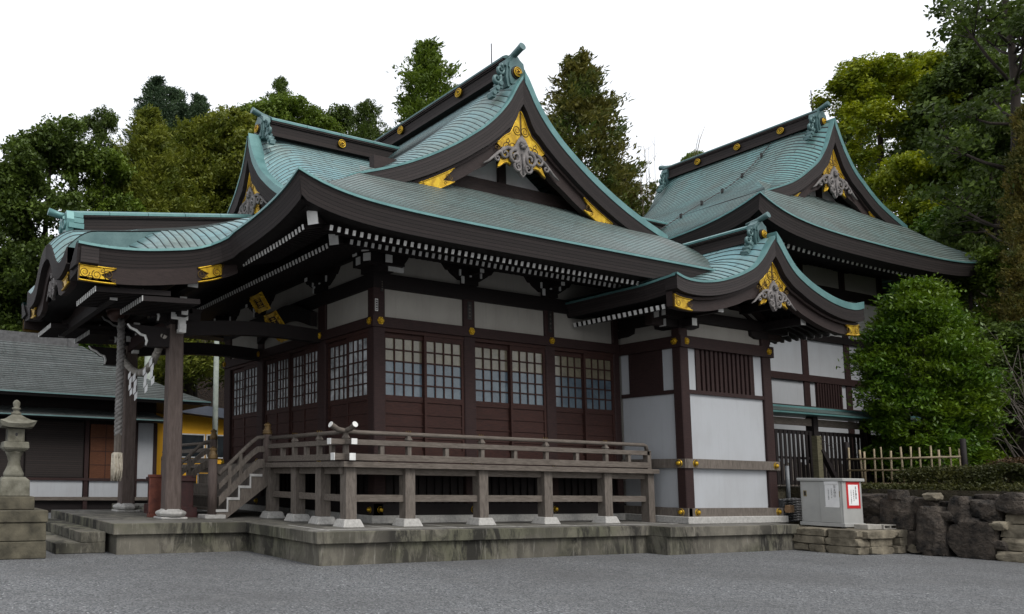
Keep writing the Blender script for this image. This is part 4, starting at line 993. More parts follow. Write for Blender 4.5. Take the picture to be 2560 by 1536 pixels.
mb = MB(); mb.beam((16.72, 11.9, 5.14), (16.72, 11.45, 5.14), .17, .17, 0, None, 1); mb.beam((16.9, 11.86, 5.14), (16.2, 11.86, 5.14), .17, .17, 0, None, 1)
mb.beam((16.9, 11.7, 5.34), (16.0, 11.7, 5.34), .14, .15, 0, None, 1); mb.build('corner_bracket', [m_dark, m_white], wing)
# ------------------------------------------------------------ main sanctuary behind
san = thing('main_sanctuary', 'taller rear shrine building with weathered copper roof, gilt gable and white panelled walls', 'shrine', (24.9, 15.0, 1.45))
Vs = smooth_ip([(0, 13.32), (.17, 13.0), (.35, 12.65), (.83, 11.98), (1.55, 11.40), (2.33, 10.92), (3.04, 10.62), (3.85, 10.33), (4.2, 10.2)])
Ps = smooth_ip([(0, 13.50), (1, 12.40), (2, 11.52), (3, 10.88), (3.85, 10.36), (5, 9.60), (6.5, 8.72)])
Ds = lambda d: max(Ps(d)-Vs(d), 0) if d < 3.85 else 0.0
SX, SY0, SW = 27.85, 14.0, 6.3
lift_s = lambda x, y: lift(x, y, SX-6.5, SX+6.5, 12.6, SY0+SW+1.4, .66, 1.35)
TSn = TY(SX, SY0); hs = lambda d: 0 if d <= 3.85 else -1.4*(d-3.85)/2.65
mb = MB(TSn); gable_roof(mb, Ps, Ds, 6.5, hs, lambda d: SW-hs(d), 1.3, .17, 9, True, W=SW, lift=lambda d, w_: lift_s(SX-d, SY0+w_) if d > 3 else 0)
sroof = mb.build('roof', [copper_roof('aged_copper_shingles', (.10, .235, .235), (.15, .29, .28), (.105, .145, .13), line=.22)], san)
for Y0, sg in ((12.6, 1), (SY0+SW+1.4, -1)):
    mb = MB(); rows = []; n = 19
    for j in range(n+1):
        q = 1.85*(1-j/n); s_ = q/1.4; xl = SX-6.5+2.65*s_ if s_ <= 1 else SX-3.85+1.2*(s_-1); L = []
        for t in range(41): x = xl+(2*(SX-xl))*t/40; L.append((x, Y0+sg*q, Ps(6.5-2.65*s_)+lift_s(x, Y0+sg*q)))
        rows.append(L)
    strip_roof(mb, rows)
    mb.build('hip_roof', [m_roofgrey], sroof)
X0, X1, Y1 = SX-6.5, SX+6.5, SY0+SW+1.4
ring = [(X1-13*t/40, 12.6) for t in range(41)]+[(X0, 12.6+(Y1-12.6)*t/24) for t in range(1, 25)]
mb = MB(); eave_band(mb, [(x, y, 8.72+lift_s(x, y)) for x, y in ring], -1, .44, .5); mb.build('eave_fascia', [m_fascia, m_copper, m_soffit], sroof)
mb = MB(); eave_band(mb, [(X1, Y1-(Y1-12.6)*t/24, 8.72+lift_s(X1, Y1-(Y1-12.6)*t/24)) for t in range(25)], -1, .44, .5); mb.build('eave_fascia', [m_fascia, m_copper, m_soffit], sroof)
gable_front(TSn, Vs, 4.0, .36, .68, sroof, .6, 10.45, 2.6, pend=.95, gapex=.62, glow=(1.9, 2.75), zbeam=.32)
ridge(TSn, .35, SW-.35, 13.35, 13.35, .46, .34, m_coppergrey, sroof)
for w_ in (1.5, 3.0, 4.5): badge('ridge_badge', Matrix.Translation((SX, SY0+w_, 0)) @ Matrix.Rotation(R(-90), 4, 'Z'), 0, -.2, 13.6, .11, sroof, False)
oni(TSn, .34, 13.10, .78, sroof, m_coppergrey)
oni(TSn @ Matrix.Translation((0, SW, 0)) @ Matrix.Rotation(math.pi, 4, 'Z'), .34, 13.10, .78, sroof, m_coppergrey)
mb = MB(); mb.tube([(SX, 14.6, 13.8), (SX, 14.6, 14.7)], .015, 6); mb.build('lightning_rod', m_black, sroof)
mb = MB(); pts = []
for t in range(15):
    f = t/14; d = .3+5.9*f; pts.append((SX-d, 15.8+1.2*f, Ps(d)+.09))
mb.tube(pts, .016, 5)
for p in pts[1:-1:2]: mb.box(p[0]-.03, p[0]+.03, p[1]-.03, p[1]+.03, p[2]-.09, p[2]+.07)
mb.build('lightning_cable', m_black, sroof)
mb = MB()
for t in range(1):
    for a, b, c_, d_ in (((X0+.4, 12.95), (X1-.4, 12.95), (31.95, 15.1), (24.8, 15.1)), ((X0+.4, Y1-.4), (X0+.4, 12.95), (24.8, 15.1), (24.8, 20.0))):
        for q in range(16):
            l = []
            for f in (q/16, (q+1)/16):
                ox, oy = a[0]+(b[0]-a[0])*f, a[1]+(b[1]-a[1])*f; l += [(ox, oy, 8.36+lift_s(ox, oy)*.9), (d_[0]+(c_[0]-d_[0])*f, d_[1]+(c_[1]-d_[1])*f, 9.25)]
            mb.quad(l[0], l[2], l[3], l[1])
mb.build('soffit', [m_soffit], sroof)
rafters('rafter_row', (22.4, 13.25, 8.30), (33.6, 13.25, 8.30), 46, (0, 1, .3), 1.8, .09, .115, sroof, lambda x, y: lift_s(x, y)*.8)
rafters('rafter_row', (22.0, 13.6, 8.25), (22.0, 20.4, 8.25), 28, (1, 0, .3), 2.4, .09, .115, sroof, lambda x, y: lift_s(x, y)*.8)
TSf = TY(0, 15.0)
mb = MB(); mb.box(24.95, 32.0, 15.06, 20.0, 1.45, 9.2); mb.build('filler_core', [m_plaster3], san)
for x in (24.90, 27.27, 29.64, 31.95): column(x-.15, x+.15, 14.95, 15.1, 1.45, 9.1, 'column', san)
mb = MB(); mb.box(24.86, 25.05, 15.1, 20.0, 1.45, 9.1); mb.build('side_wall', [m_dark], san)
zz = (1.45, 3.95, 5.04, 6.45, 8.12, 9.05)
for a, b in ((25.05, 27.12), (27.42, 29.49), (29.79, 31.8)):
    for z0, z1, mm in ((1.6, 3.80, m_plaster2), (4.02, 4.82, m_plaster2), (5.04, 6.22, m_plaster2), (6.45, 7.78, m_plaster), (8.12, 9.0, m_plaster3)): fbox('plaster_panel', TSf, a, b, .0, .05, z0, z1, mm, san)
for z0, z1 in ((3.80, 4.02), (4.82, 5.04), (6.22, 6.45), (7.78, 8.12), (8.96, 9.2)): fbox('tie_beam', TSf, 24.7, 32.1, -.08, .04, z0, z1, m_col if z0 < 6 else m_dark, san)
for x in (27.27, 29.64):
    mb = MB(TSf); mb.prism([(x-.4, 8.75), (x+.4, 8.75), (x+.55, 8.86), (x+.55, 9.0), (x-.55, 9.0), (x-.55, 8.86)], -.09, .0, 0); mb.build('bracket_set', [m_dark], san)
mb = MB(TSf); mb.box(27.75, 29.2, -.02, .0, 4.02, 4.82)
for q in range(10): x = 27.82+.145*q; mb.box(x-.045, x+.045, -.06, -.02, 4.02, 4.82)
mb.build('slatted_window', [m_col], san)
# ------------------------------------------------------------ connecting hall
con = thing('connecting_hall', 'low linking hall roof with pale green ridge between the two big copper roofs', 'shrine link', (20.5, 17.1, .5))
mb = MB(TX(17.0, 17.1)); gable_roof(mb, ip([(0, 9.78), (3.2, 7.7)]), lambda d: 0, 3.2, lambda d: 0, lambda d: 7.5, 1, .18, 6); cr = mb.build('roof', [m_roofgrey], con)
ridge(TX(17.0, 17.1), 0, 7.3, 9.72, 9.72, .32, .3, m_copper, cr, cap=.12)
mb = MB(); mb.box(17.2, 24.8, 14.8, 19.4, .5, 7.9); mb.build('wall', [m_dark], con)

# ------------------------------------------------------------ terrain
def sm(t): t = min(max(t, 0), 1); return t*t*(3-2*t)
def gh(x, y):
    s_ = max(y-33.5, (x-35)*.75) if x > 18 else y-33.5-max(0, 4-x)*.3
    h = 14*sm((y-38-max(0, 4-x)*.3)/17) if x <= 20 else max(14*sm((y-38)/17), 14*sm((x-35)*.75/30))
    if x > 20.2 and y > 12.45 or x > 21.55: h = max(h, 1.45)
    return h
mb = MB()
xs = list(range(-60, 121, 3)); ys = [30, 34, 37]+list(range(38, 60, 1))+list(range(60, 110, 4)); i = mb.add([(x, y, 14*sm((y-38-max(0, 4-x)*.3)/17)+.5*math.sin(x*.31+y*.2)*sm((y-38)/6)-.15) for y in ys for x in xs]); n = len(xs)
for b in range(len(ys)-1):
    for a in range(n-1): mb.face((i+b*n+a, i+b*n+a+1, i+(b+1)*n+a+1, i+(b+1)*n+a), 0, None, True)
m_litter = simple('leaf_litter_soil', (.022, .014, .009), (.105, .062, .038), 7, .95, 0, 1, 9, bd=.12)
kind(mb.build('hillside', m_litter), 'structure')
mb = MB(); Pt = [(21.55, -30), (120, -30), (120, 60), (20.25, 60), (20.25, 12.5), (21.55, 12.5)]
i = mb.add([(x, y, -.02) for x, y in Pt]+[(x, y, 1.42) for x, y in Pt]); mb.face([i+6+t for t in range(6)])
for t in range(6): mb.face((i+t, i+(t+1) % 6, i+6+(t+1) % 6, i+6+t))
xs = list(range(33, 121, 4)); ys = list(range(-30, 64, 4)); i = mb.add([(x, y, 1.40+11*sm((x-36)/40)) for y in ys for x in xs]); n = len(xs)
for b in range(len(ys)-1):
    for a in range(n-1): mb.face((i+b*n+a, i+b*n+a+1, i+(b+1)*n+a+1, i+(b+1)*n+a), 0, None, True)
kind(mb.build('terrace', simple('mossy_soil', (.020, .016, .009), (.048, .040, .020), 5, .95, 0, 1, 12, bd=.06)), 'structure')
# ------------------------------------------------------------ stone lantern
LX, LY = 2.31, 14.6
lan = thing('stone_lantern', 'mossy stone lantern on a stepped block base at the left edge of the forecourt', 'lantern', (LX, LY, 0))
def part(name, fn, mat, par, bev=0): 
    mb = MB(); fn(mb)
    if par is not None and par.get('category') == 'lantern' or (par is not None and par.name.startswith('fire_box')): mb.v = [(LX+(x-LX)*.77, LY+(y-LY)*.77, z) for x, y, z in mb.v]
    return mb.build(name, mat, par, bev)
part('base_block', lambda m: (m.frustum(LX, LY, 0, .30, .70, .69), m.frustum(LX, LY, .306, .625, .685, .675), m.box(LX-.71, LX+.71, LY-.71, LY+.71, .63, .84)), m_base, lan, .015)
part('base_block', lambda m: m.box(LX-.44, LX+.44, LY-.44, LY+.44, .842, 1.075), m_base, lan, .015)
part('pedestal', lambda m: (m.frustum(LX, LY, 1.077, 1.36, .34, .33), m.frustum(LX, LY, 1.36, 1.42, .33, .24)), m_stone, lan, .012)
part('shaft', lambda m: m.lathe([(.235, 1.42), (.24, 1.48), (.20, 1.54), (.155, 1.62), (.14, 1.70), (.16, 1.78), (.20, 1.84), (.22, 1.88)], (LX, LY, 0), 20, 0, True), m_stone, lan)
part('platform', lambda m: (m.frustum(LX, LY, 1.88, 1.93, .22, .29), m.frustum(LX, LY, 1.93, 2.05, .295, .28)), m_stone, lan, .012)
def fire(m):
    m.box(LX-.19, LX+.19, LY-.19, LY+.19, 2.05, 2.29)
    m.lathe([(.035, 0), (.03, .004)], (0, 0, 0), 4) if False else None
fb = part('fire_box', fire, m_stone, lan, .008)
part('light_hole_shade', lambda m: (disc(m, 0, 0, 0, 0, 0) if False else m.prism([(LX+.03*math.cos(6.28*t/12), 2.18+.03*math.sin(6.28*t/12)) for t in range(12)], LY-.194, LY-.189, 0), m.box(LX-.194, LX-.189, LY-.06, LY+.06, 2.1, 2.25)), m_black, fb)  # flat black patches painted for the shade inside the openings
def lroof(m):
    rows = [(.36, 2.30, .03), (.42, 2.375, .055), (.30, 2.43, .02), (.20, 2.49, 0), (.10, 2.545, 0)]
    N = 24; ids = []
    for r_, z, up in rows:
        l = []
        for t in range(N):
            a = 6.28318*t/N; c_, s_ = math.cos(a), math.sin(a); q = max(abs(c_), abs(s_)); cr_ = (min(abs(c_), abs(s_))/q)**4
            l.append((LX+r_*c_/q, LY+r_*s_/q, z+up*cr_))
        ids.append(m.add(l))
    for a, b in zip(ids[:-1], ids[1:]):
        for t in range(N): m.face((a+t, a+(t+1) % N, b+(t+1) % N, b+t), 0)
    m.face([ids[0]+t for t in reversed(range(N))]); m.face([ids[-1]+t for t in range(N)])
part('lantern_roof', lroof, m_stone, lan)
part('finial', lambda m: m.lathe([(.11, 2.54), (.125, 2.58), (.075, 2.60), (.07, 2.63), (.105, 2.65), (.10, 2.67), (.06, 2.68), (.085, 2.72), (.085, 2.77), (.05, 2.805), (.01, 2.82)], (LX, LY, 0), 14), m_stone, lan)
# ------------------------------------------------------------ outbuilding and yellow building
ob = thing('office_building', 'long single storey timber office with a grey hipped roof behind the porch', 'building', (4, 30, 0))
mb = MB(); mb.box(-14, 10.3, 30.1, 37, 0, 4.4); mb.build('wall', [m_dark], ob)
TO = TY(0, 30.0)
for a, b in ((-8, -2.3), (-2.0, 3.2), (3.45, 7.35), (7.62, 10.0)): fbox('plaster_panel', TO, a, b, .02, .1, .60, 1.22, m_plaster2, ob)
fbox('plaster_panel', TO, 9.45, 10.2, .0, .1, 1.22, 3.55, m_plaster2, ob)
m_shut = layered('slatted_shutter', (.022, .015, .013), (.014, .010, .009), 26)
for a, b in ((-5, -1), (-1, 2.5), (2.5, 5.1), (5.15, 7.35)):
    mb = MB(TO); mb.quad((a+.03, .0, 1.35), (b-.03, .0, 1.35), (b-.03, .0, 3.45), (a+.03, .0, 3.45), 0, ((0, 1), (1, 1), (1, 0), (0, 0))); mb.box(a, b, .01, .1, 1.3, 3.5, 0); mb.build('shutter', [m_shut], ob)
m_brown = wood('orange_brown_boards', (.060, .020, .008), (.13, .048, .020))
mb = MB(TO); mb.box(7.6, 9.42, -.04, .1, 1.30, 3.42); mb.build('door', [m_brown], ob)
mb = MB(TO)
for q in range(1, 3): mb.box(7.6+.6*q, 7.62+.6*q, -.055, -.04, 1.3, 3.42)
for q in range(1, 4): mb.box(7.6, 9.42, -.05, -.04, 1.3+.53*q, 1.32+.53*q)
mb.build('door_battens', [m_col], ob)
for x in (3.3, 7.47, 9.44, 10.25): mb = MB(TO); mb.box(x-.08, x+.08, -.03, .1, 0 if x < 8 else .6, 3.6); mb.build('post', [m_col], ob)
fbox('sill_beam', TO, -14, 10.3, -.06, .05, .47, .60, m_greyx, ob); fbox('sill_beam', TO, -14, 10.3, -.05, .05, 1.22, 1.32, m_col, ob)
m_slate = copper_roof('grey_metal_roofing', (.115, .122, .124), (.165, .172, .172), (.095, .098, .096), .3, .2)
def hipo(z0, z1, yo, yi, xo, xi, n, mat, nm, par):
    """front slope and right hip of a hipped roof"""
    rows = []
    for j in range(n+1):
        f = 1-j/n; zz_ = z0+(z1-z0)*(.72*f+.28*f*f); rows.append([(-16, yo+(yi-yo)*f, zz_), (-4, yo+(yi-yo)*f, zz_), (4, yo+(yi-yo)*f, zz_), (xo+(xi-xo)*f, yo+(yi-yo)*f, zz_)])
    mb = MB(); strip_roof(mb, rows)
    rows = [[r_[-1], (r_[-1][0], 2*34-r_[-1][1], r_[-1][2])] for r_ in rows]; strip_roof(mb, rows)
    return mb.build(nm, [mat], par)
r1 = hipo(4.42, 7.05, 28.7, 33.6, 12.1, 8.0, 24, m_slate, 'roof', ob)
mb = MB(); eave_band(mb, [(12.1, 28.7, 4.42), (-16, 28.7, 4.42)], -1, .14, .4, .05); eave_band(mb, [(12.1, 39, 4.42), (12.1, 28.7, 4.42)], -1, .14, .4, .05); mb.quad((-16, 28.9, 4.28), (11.9, 28.9, 4.28), (10.2, 30.3, 4.5), (-16, 30.3, 4.5), 2); mb.quad((11.9, 28.9, 4.28), (11.9, 39, 4.28), (10.2, 37, 4.5), (10.2, 30.3, 4.5), 2); mb.build('eave_fascia', [m_soffit, m_coppergrey, m_soffit], r1)
mb = MB(); mb.box(-16, 7.6, 33.5, 34.5, 6.85, 7.30); mb.box(-16, 7.75, 33.6, 34.4, 7.30, 7.45); mb.box(7.35, 7.8, 33.45, 34.55, 6.9, 7.5); mb.build('ridge', [m_tile], r1)
r2 = hipo(3.62, 3.98, 29.0, 30.0, 10.6, 10.1, 5, m_slate, 'lower_roof', ob)
mb = MB(); eave_band(mb, [(10.6, 29.0, 3.62), (-16, 29.0, 3.62)], -1, .08, .9, .04); mb.build('eave_fascia', [m_soffit, m_coppergrey, m_soffit], r2)
yb = thing('yellow_building', 'mustard yellow walled building with a dark sloping roof seen behind the stairs', 'building', (14, 34, 0))
m_yel = plaster('mustard_render', (.62, .33, .022), (.45, .23, .02))
mb = MB(); mb.prism([(11.2, 0), (24, 0), (24, 3.45), (11.2, 4.5)], 34, 37.5, 0); mb.build('wall', [m_yel], yb)
mb = MB(); mb.prism([(10.8, 4.50), (24, 3.42), (24, 3.85), (10.8, 4.95)], 33.3, 38.0, 0); mb.build('roof', simple('dark_blue_roof_metal', (.045, .055, .075), (.075, .085, .11), 2, .45), yb)
for a, b in ((12.6, 14.05), (14.12, 15.6), (15.7, 17.2)):
    mb = MB(); mb.box(a, b, 33.93, 34.02, 2.3, 3.42); wf = mb.build('window', simple('window_frame_metal', (.35, .36, .36), (.45, .45, .45), 5, .5), yb)
    mb = MB(); mb.box(a+.06, b-.06, 33.92, 33.93, 2.36, 3.36); mb.build('pane', simple('dark_window_glass', (.01, .013, .016), (.025, .03, .034), 2, .08, 0, 0), wf)
m_pole = simple('pale_concrete_pole', (.20, .23, .20), (.33, .36, .32), 4, .9, 0, .3, 12)
for x, y, z1, r_, lb in ((12.83, 29.9, 9.5, .115, 'slim pale grey pole rising beyond the hall corner above the yellow building'), (10.36, 31.5, 8, .17, 'thicker pale weathered pole seen between the porch pillars')):
    t = thing('utility_pole', lb, 'pole', (x, y, 0), 'pale poles behind the hall'); mb = MB(); mb.tube([(x, y, 0), (x, y, z1)], [r_*1.1, r_*.9], 12); mb.build('pole_shaft', m_pole, t)
    mb = MB(); mb.tube([(x, y, z1-.5), (x, y, z1-.45)], r_*1.15, 12); mb.build('pole_band', m_black, t)
# ------------------------------------------------------------ cabinet with notices
cab = thing('metal_cabinet', 'grey steel cabinet with sliding doors standing on the stacked stone slabs', 'cabinet', (20.4, 10.8, .55))
m_steel = simple('pale_grey_steel', (.30, .305, .295), (.40, .40, .385), 2.5, .42, 0, .08, 10, lo=.2, hi=.8)
cz = .56
mb = MB(); mb.box(20.04, 20.80, 10.39, 11.29, cz, 1.58); cb_ = mb.build('cabinet_body', m_steel, cab, .008)
mb = MB(); mb.box(19.99, 20.86, 10.34, 11.34, 1.582, 1.655); mb.build('cabinet_top', m_steel, cab, .012)
mb = MB(); mb.box(20.005, 20.05, 10.36, 11.32, cz-.01, .63); mb.box(20.04, 20.82, 10.36, 10.395, cz-.01, .63); mb.build('cabinet_plinth', m_steel, cab, .005)
for a, b, x in ((10.42, 10.86, 20.012), (10.83, 11.26, 20.026)):
    mb = MB(); mb.box(x, x+.012, a, b, .64, 1.57); d = mb.build('sliding_door', m_steel, cab, .004)
    y = a+.05 if a < 10.6 else b-.08; mb = MB(); mb.box(x-.004, x, y-.035, y+.035, 1.22, 1.36); mb.box(x-.005, x-.004, y-.02, y+.02, 1.24, 1.34, 1); mb.build('recessed_handle', [simple('brass_handle', (.2, .16, .08), (.3, .24, .12), 6, .4, .6), m_black], d)
m_redp = simple('red_border_print', (.42, .012, .016), (.50, .02, .02), 3, .6, 0, 0)
m_ink = simple('black_ink', (.012, .012, .013), (.02, .02, .02), 3, .6, 0, 0)
GL = {'A': [(0, .9, 1, .9), (.1, .65, .9, .65), (.5, 1, .5, .1), (0, .35, 1, .35), (.15, .1, .85, .1)], 'B': [(.1, .8, .45, .8), (.28, 1, .28, 0), (.28, .55, .05, .3), (.6, .95, .6, .1), (.6, .1, .95, .1), (.95, .1, .95, .3)],
      'C': [(0, .85, .4, .85), (.2, 1, .2, 0), (.05, .5, .38, .5), (.5, .9, 1, .9), (.55, .65, .95, .65), (.55, .4, .95, .4), (.55, .9, .55, .1), (.95, .9, .95, .1)], 'D': [(.1, .9, .9, .9), (.1, .9, .1, .1), (.9, .9, .9, .1), (.1, .5, .9, .5), (.1, .1, .9, .1)],
      'E': [(.1, .6, .4, .9), (.4, .9, .9, .2), (.2, .2, .5, .5)], 'F': [(.2, .9, .3, .3), (.3, .3, .5, .1), (.75, .8, .8, .4)], 'G': [(.1, .75, .9, .75), (.5, 1, .5, 0), (.5, .5, .15, .15), (.5, .5, .85, .15)], 'H': [(.1, .85, .9, .85), (.3, .85, .3, .1), (.7, .85, .7, .1), (.05, .45, .95, .45)]}
def write(mb, T, cols):
    for x, z, s_, txt in cols:
        for q, ch in enumerate(txt):
            for a, b, c_, d_ in GL.get(ch, []):
                p = Vector((x+(a-.5)*s_*.8, -.004, z-q*s_*1.12+b*s_-s_)); r_ = Vector((x+(c_-.5)*s_*.8, -.004, z-q*s_*1.12+d_*s_-s_))
                if (r_-p).length > .001: mb.beam(T @ p, T @ r_, .002, s_*.10, 0, up=(0, 0, 1) if abs((r_-p).normalized().z) < .9 else (1, 0, 0))
T1 = TX(20.006, 0) @ Matrix.Translation((-10.60, 0, 0))
nt1 = thing('paper_notice', 'curled white paper notice with black vertical writing taped to the cabinet door', 'notice', (20.0, 10.6, 1.0), 'notices on the cabinet')
mb = MB(T1); mb.box(-.14, .15, -.003, 0, 1.0, 1.555); mb.quad((-.15, -.004, 1.50), (.15, -.03, 1.52), (.16, -.04, 1.58), (-.15, -.006, 1.575)); mb.box(-.16, .14, -.002, .001, .985, 1.0)
mb.build('sheet', m_paper, nt1); mb = MB(); write(mb, T1, [(.065, 1.49, .062, 'AGCD'), (.0, 1.42, .034, 'EBHDFG'), (-.065, 1.42, .030, 'FAGHEBDG')]); mb.build('writing', m_ink, nt1)
T2 = TY(20.45, 10.386)
nt2 = thing('red_notice', 'white notice with thick red border on the end of the cabinet', 'notice', (20.45, 10.38, .97), 'notices on the cabinet')
mb = MB(T2); mb.box(-.27, .26, -.003, 0, .97, 1.59); mb.build('red_border', m_redp, nt2); mb = MB(T2); mb.box(-.20, .19, -.005, -.003, 1.04, 1.51); mb.build('sheet', m_paper, nt2)
mb = MB(); T3 = T2 @ Matrix.Translation((0, -.003, 0)); write(mb, T3, [(.09, 1.47, .066, 'AGCD'), (.0, 1.40, .040, 'EBHDFG'), (-.1, 1.40, .036, 'FAGHEBDG')]); mb.build('writing', m_ink, nt2)
# ------------------------------------------------------------ stacked slabs, blocks, boulders
def lump(name, x0, x1, y0, y1, z0, z1, mat, seed, label, cat, group, rnd=.12, n=12, pw=7.0):
    """quarried stone: a box cut by random fracture planes, then roughened"""
    rng = random.Random(seed); mb = MB(); cx_, cy_, cz_ = (x0+x1)/2, (y0+y1)/2, (z0+z1)/2; hx_, hy_, hz_ = (x1-x0)/2, (y1-y0)/2, (z1-z0)/2; key = {}
    PL = [(Vector(a), 1.0) for a in ((1, 0, 0), (-1, 0, 0), (0, 1, 0), (0, -1, 0), (0, 0, 1), (0, 0, -1))]
    for _ in range(int(9+rnd*60)):
        v = Vector((rng.gauss(0, 1), rng.gauss(0, 1), rng.gauss(0, 1))).normalized(); PL.append((v, (abs(v.x)+abs(v.y)+abs(v.z))*rng.uniform(.93-rnd*1.4, .99-rnd*.5)))
    n = 14 if rnd > .12 else 11
    def pt(u, v, s_):
        k_ = (round(u, 4), round(v, 4), round(s_, 4))
        if k_ not in key:
            d = Vector((u, v, s_)); r_ = min(q/d.dot(p) for p, q in PL if d.dot(p) > 1e-4); d = d*r_
            sv = Vector((d.x*hx_*5+seed*3.7, d.y*hy_*5, d.z*hz_*5)); f = 1+rnd*.28*noise.noise(sv)+rnd*.22*noise.noise(sv*2.9)+rnd*.14*noise.noise(sv*7)
            key[k_] = mb.add([(cx_+d.x*hx_*f, cy_+d.y*hy_*f, max(cz_+d.z*hz_*f, z0))])
        return key[k_]
    g = [-1+2*t/n for t in range(n+1)]
    for ax in range(3):
        for sg in (-1, 1):
            for a in range(n):
                for b in range(n):
                    q = []
                    for u, v in ((g[a], g[b]), (g[a+1], g[b]), (g[a+1], g[b+1]), (g[a], g[b+1])):
                        p = [0, 0, 0]; p[ax] = sg; p[(ax+1) % 3] = u; p[(ax+2) % 3] = v; q.append(pt(*p))
                    mb.face(q if sg > 0 else q[::-1], 0, None, False)
    return tag(mb.build(name, mat), label, cat, group)
gs = 'flat stones stacked under the cabinet'
# left face runs along y at x 19.3, right face along x at y 9.75
SL = [('x', 11.05, 10.42, .35, .52, 'long buff slab at the top left of the stack, next to the concrete platform'), ('x', 10.40, 9.80, .35, .52, 'buff slab in the top row under the cabinet corner'),
      ('x', 11.10, 10.45, .18, .345, 'wide mossy slab in the middle row nearest the concrete platform'), ('x', 10.43, 9.78, .18, .345, 'slab in the middle row below the cabinet corner'),
      ('x', 11.08, 10.78, 0, .175, 'small bottom row stone touching the concrete platform'), ('x', 10.76, 10.45, 0, .175, 'half sunken stone, second from the platform in the bottom row'), ('x', 10.43, 9.80, 0, .175, 'thick squared stone at the bottom corner of the stack'),
      ('y', 19.55, 20.72, .35, .52, 'pale slab in the top row right of the cabinet corner'), ('y', 20.75, 21.5, .35, .52, 'rounded pale slab at the right end of the top row'),
      ('y', 19.75, 20.75, .18, .345, 'long grey slab in the middle row right of the corner'), ('y', 20.78, 21.22, .18, .345, 'short grey stone in the middle row, second from its right end'), ('y', 21.24, 21.75, .18, .345, 'stone sticking out at the right end of the middle row'),
      ('y', 19.75, 20.62, 0, .175, 'long pale stone in the bottom row right of the corner'), ('y', 20.64, 20.98, 0, .175, 'dark recessed stone in the bottom row'), ('y', 21.0, 21.3, 0, .175, 'small square stone at the right end of the bottom row')]
for q, (ax, a, b, z0, z1, lb) in enumerate(SL):
    j = .04*math.sin(q*2.3)
    if ax == 'x': lump('stone_slab', 19.3+j, 19.95, min(a, b), max(a, b), z0, z1, m_slab, q, lb, 'stone slab', gs, .07, 9, 8)
    else: lump('stone_slab', a, b, 9.72+j, 10.3, z0, z1, m_slab, q, lb, 'stone slab', gs, .07, 9, 8)
lump('stone_slab', 19.96, 21.6, 10.31, 11.5, 0, .53, m_slab, 77, 'broad flat stone carrying the cabinet in the middle of the stack', 'stone slab', gs, .02, 4, 12)
m_blk = simple('concrete_block', (.22, .21, .185), (.36, .345, .31), 9, .9, 0, .4, 30)
t = thing('concrete_block', 'hollow concrete block lying on its side in front of the grey cabinet', 'block', (20.95, 9.95, .525)); mb = MB()
mb.box(20.60, 21.45, 9.90, 10.12, .525, .545); mb.box(20.60, 21.45, 9.90, 10.12, .605, .625)
for x in (20.60, 20.86, 21.12, 21.40): mb.box(x, x+.05, 9.905, 10.12, .545, .605)
mb.build('block_shell', m_blk, t); mb = MB(); mb.box(20.65, 21.4, 10.06, 10.1, .545, .605); mb.build('hollow_shade', m_black, t)  # black sheet added for the shade inside the block's hollows
tag(part('concrete_slab', lambda m: m.box(20.02, 20.56, 9.92, 10.2, .523, .635), m_blk, None, .01), 'solid buff concrete slab lying left of the hollow block', 'block')
tag(part('concrete_slab', lambda m: m.box(21.5, 21.85, 10.0, 10.2, .50, .60), m_blk, None, .01), 'short concrete slab tucked behind the right end of the hollow block', 'block')
gb = 'boulders of the retaining wall'
for q, (y0, y1, z0, z1, dx, lb) in enumerate([(10.14, 10.75, .78, 1.33, .05, 'boulder at the left end of the wall just right of the cabinet'), (9.60, 10.2, .30, 1.27, 0, 'large squarish dark boulder beside the cabinet'), (10.15, 10.8, 0, .8, .1, 'low dark boulder half hidden behind the cabinet'),
        (9.22, 9.62, .80, 1.25, .1, 'upright boulder wedged above the tall leaning one'), (8.98, 9.54, 0, 1.06, -.22, 'tall rounded boulder leaning forward in the middle of the wall'), (9.5, 9.75, .05, .5, -.05, 'small stone at the foot left of the leaning boulder'), (8.58, 8.97, .68, 1.30, -.02, 'boulder with a pale top edge above the big block'),
        (8.17, 8.60, .78, 1.24, .06, 'dark blocky boulder right of the pale topped one'), (8.18, 8.99, 0, .78, -.12, 'big rough block at the foot of the wall'), (8.85, 9.25, .95, 1.2, .35, 'flat stone set back along the wall top'), (8.2, 8.62, 1.2, 1.36, .3, 'thin flat stone on the wall top'), (7.75, 8.18, .95, 1.40, .12, 'mossy top boulder beside the stone steps'),
        (10.75, 11.6, .2, 1.4, .35, 'shadowy boulder behind the cabinet'), (5.9, 6.95, 0, 1.1, -.1, 'large boulder beyond the stone steps at the right'), (4.9, 5.95, 0, .95, .05, 'low boulder second beyond the stone steps'), (3.7, 4.95, 0, 1.2, -.05, 'tall boulder third beyond the stone steps'), (5.2, 6.3, .95, 1.4, .2, 'flat boulder on the wall top beyond the stone steps')]): lump('boulder', 21.1+dx, 21.85+dx*.5, y0, y1, z0, z1, m_rock, 40+q, lb, 'boulder', gb, .17, 10, 5.0)
rng = random.Random(17)
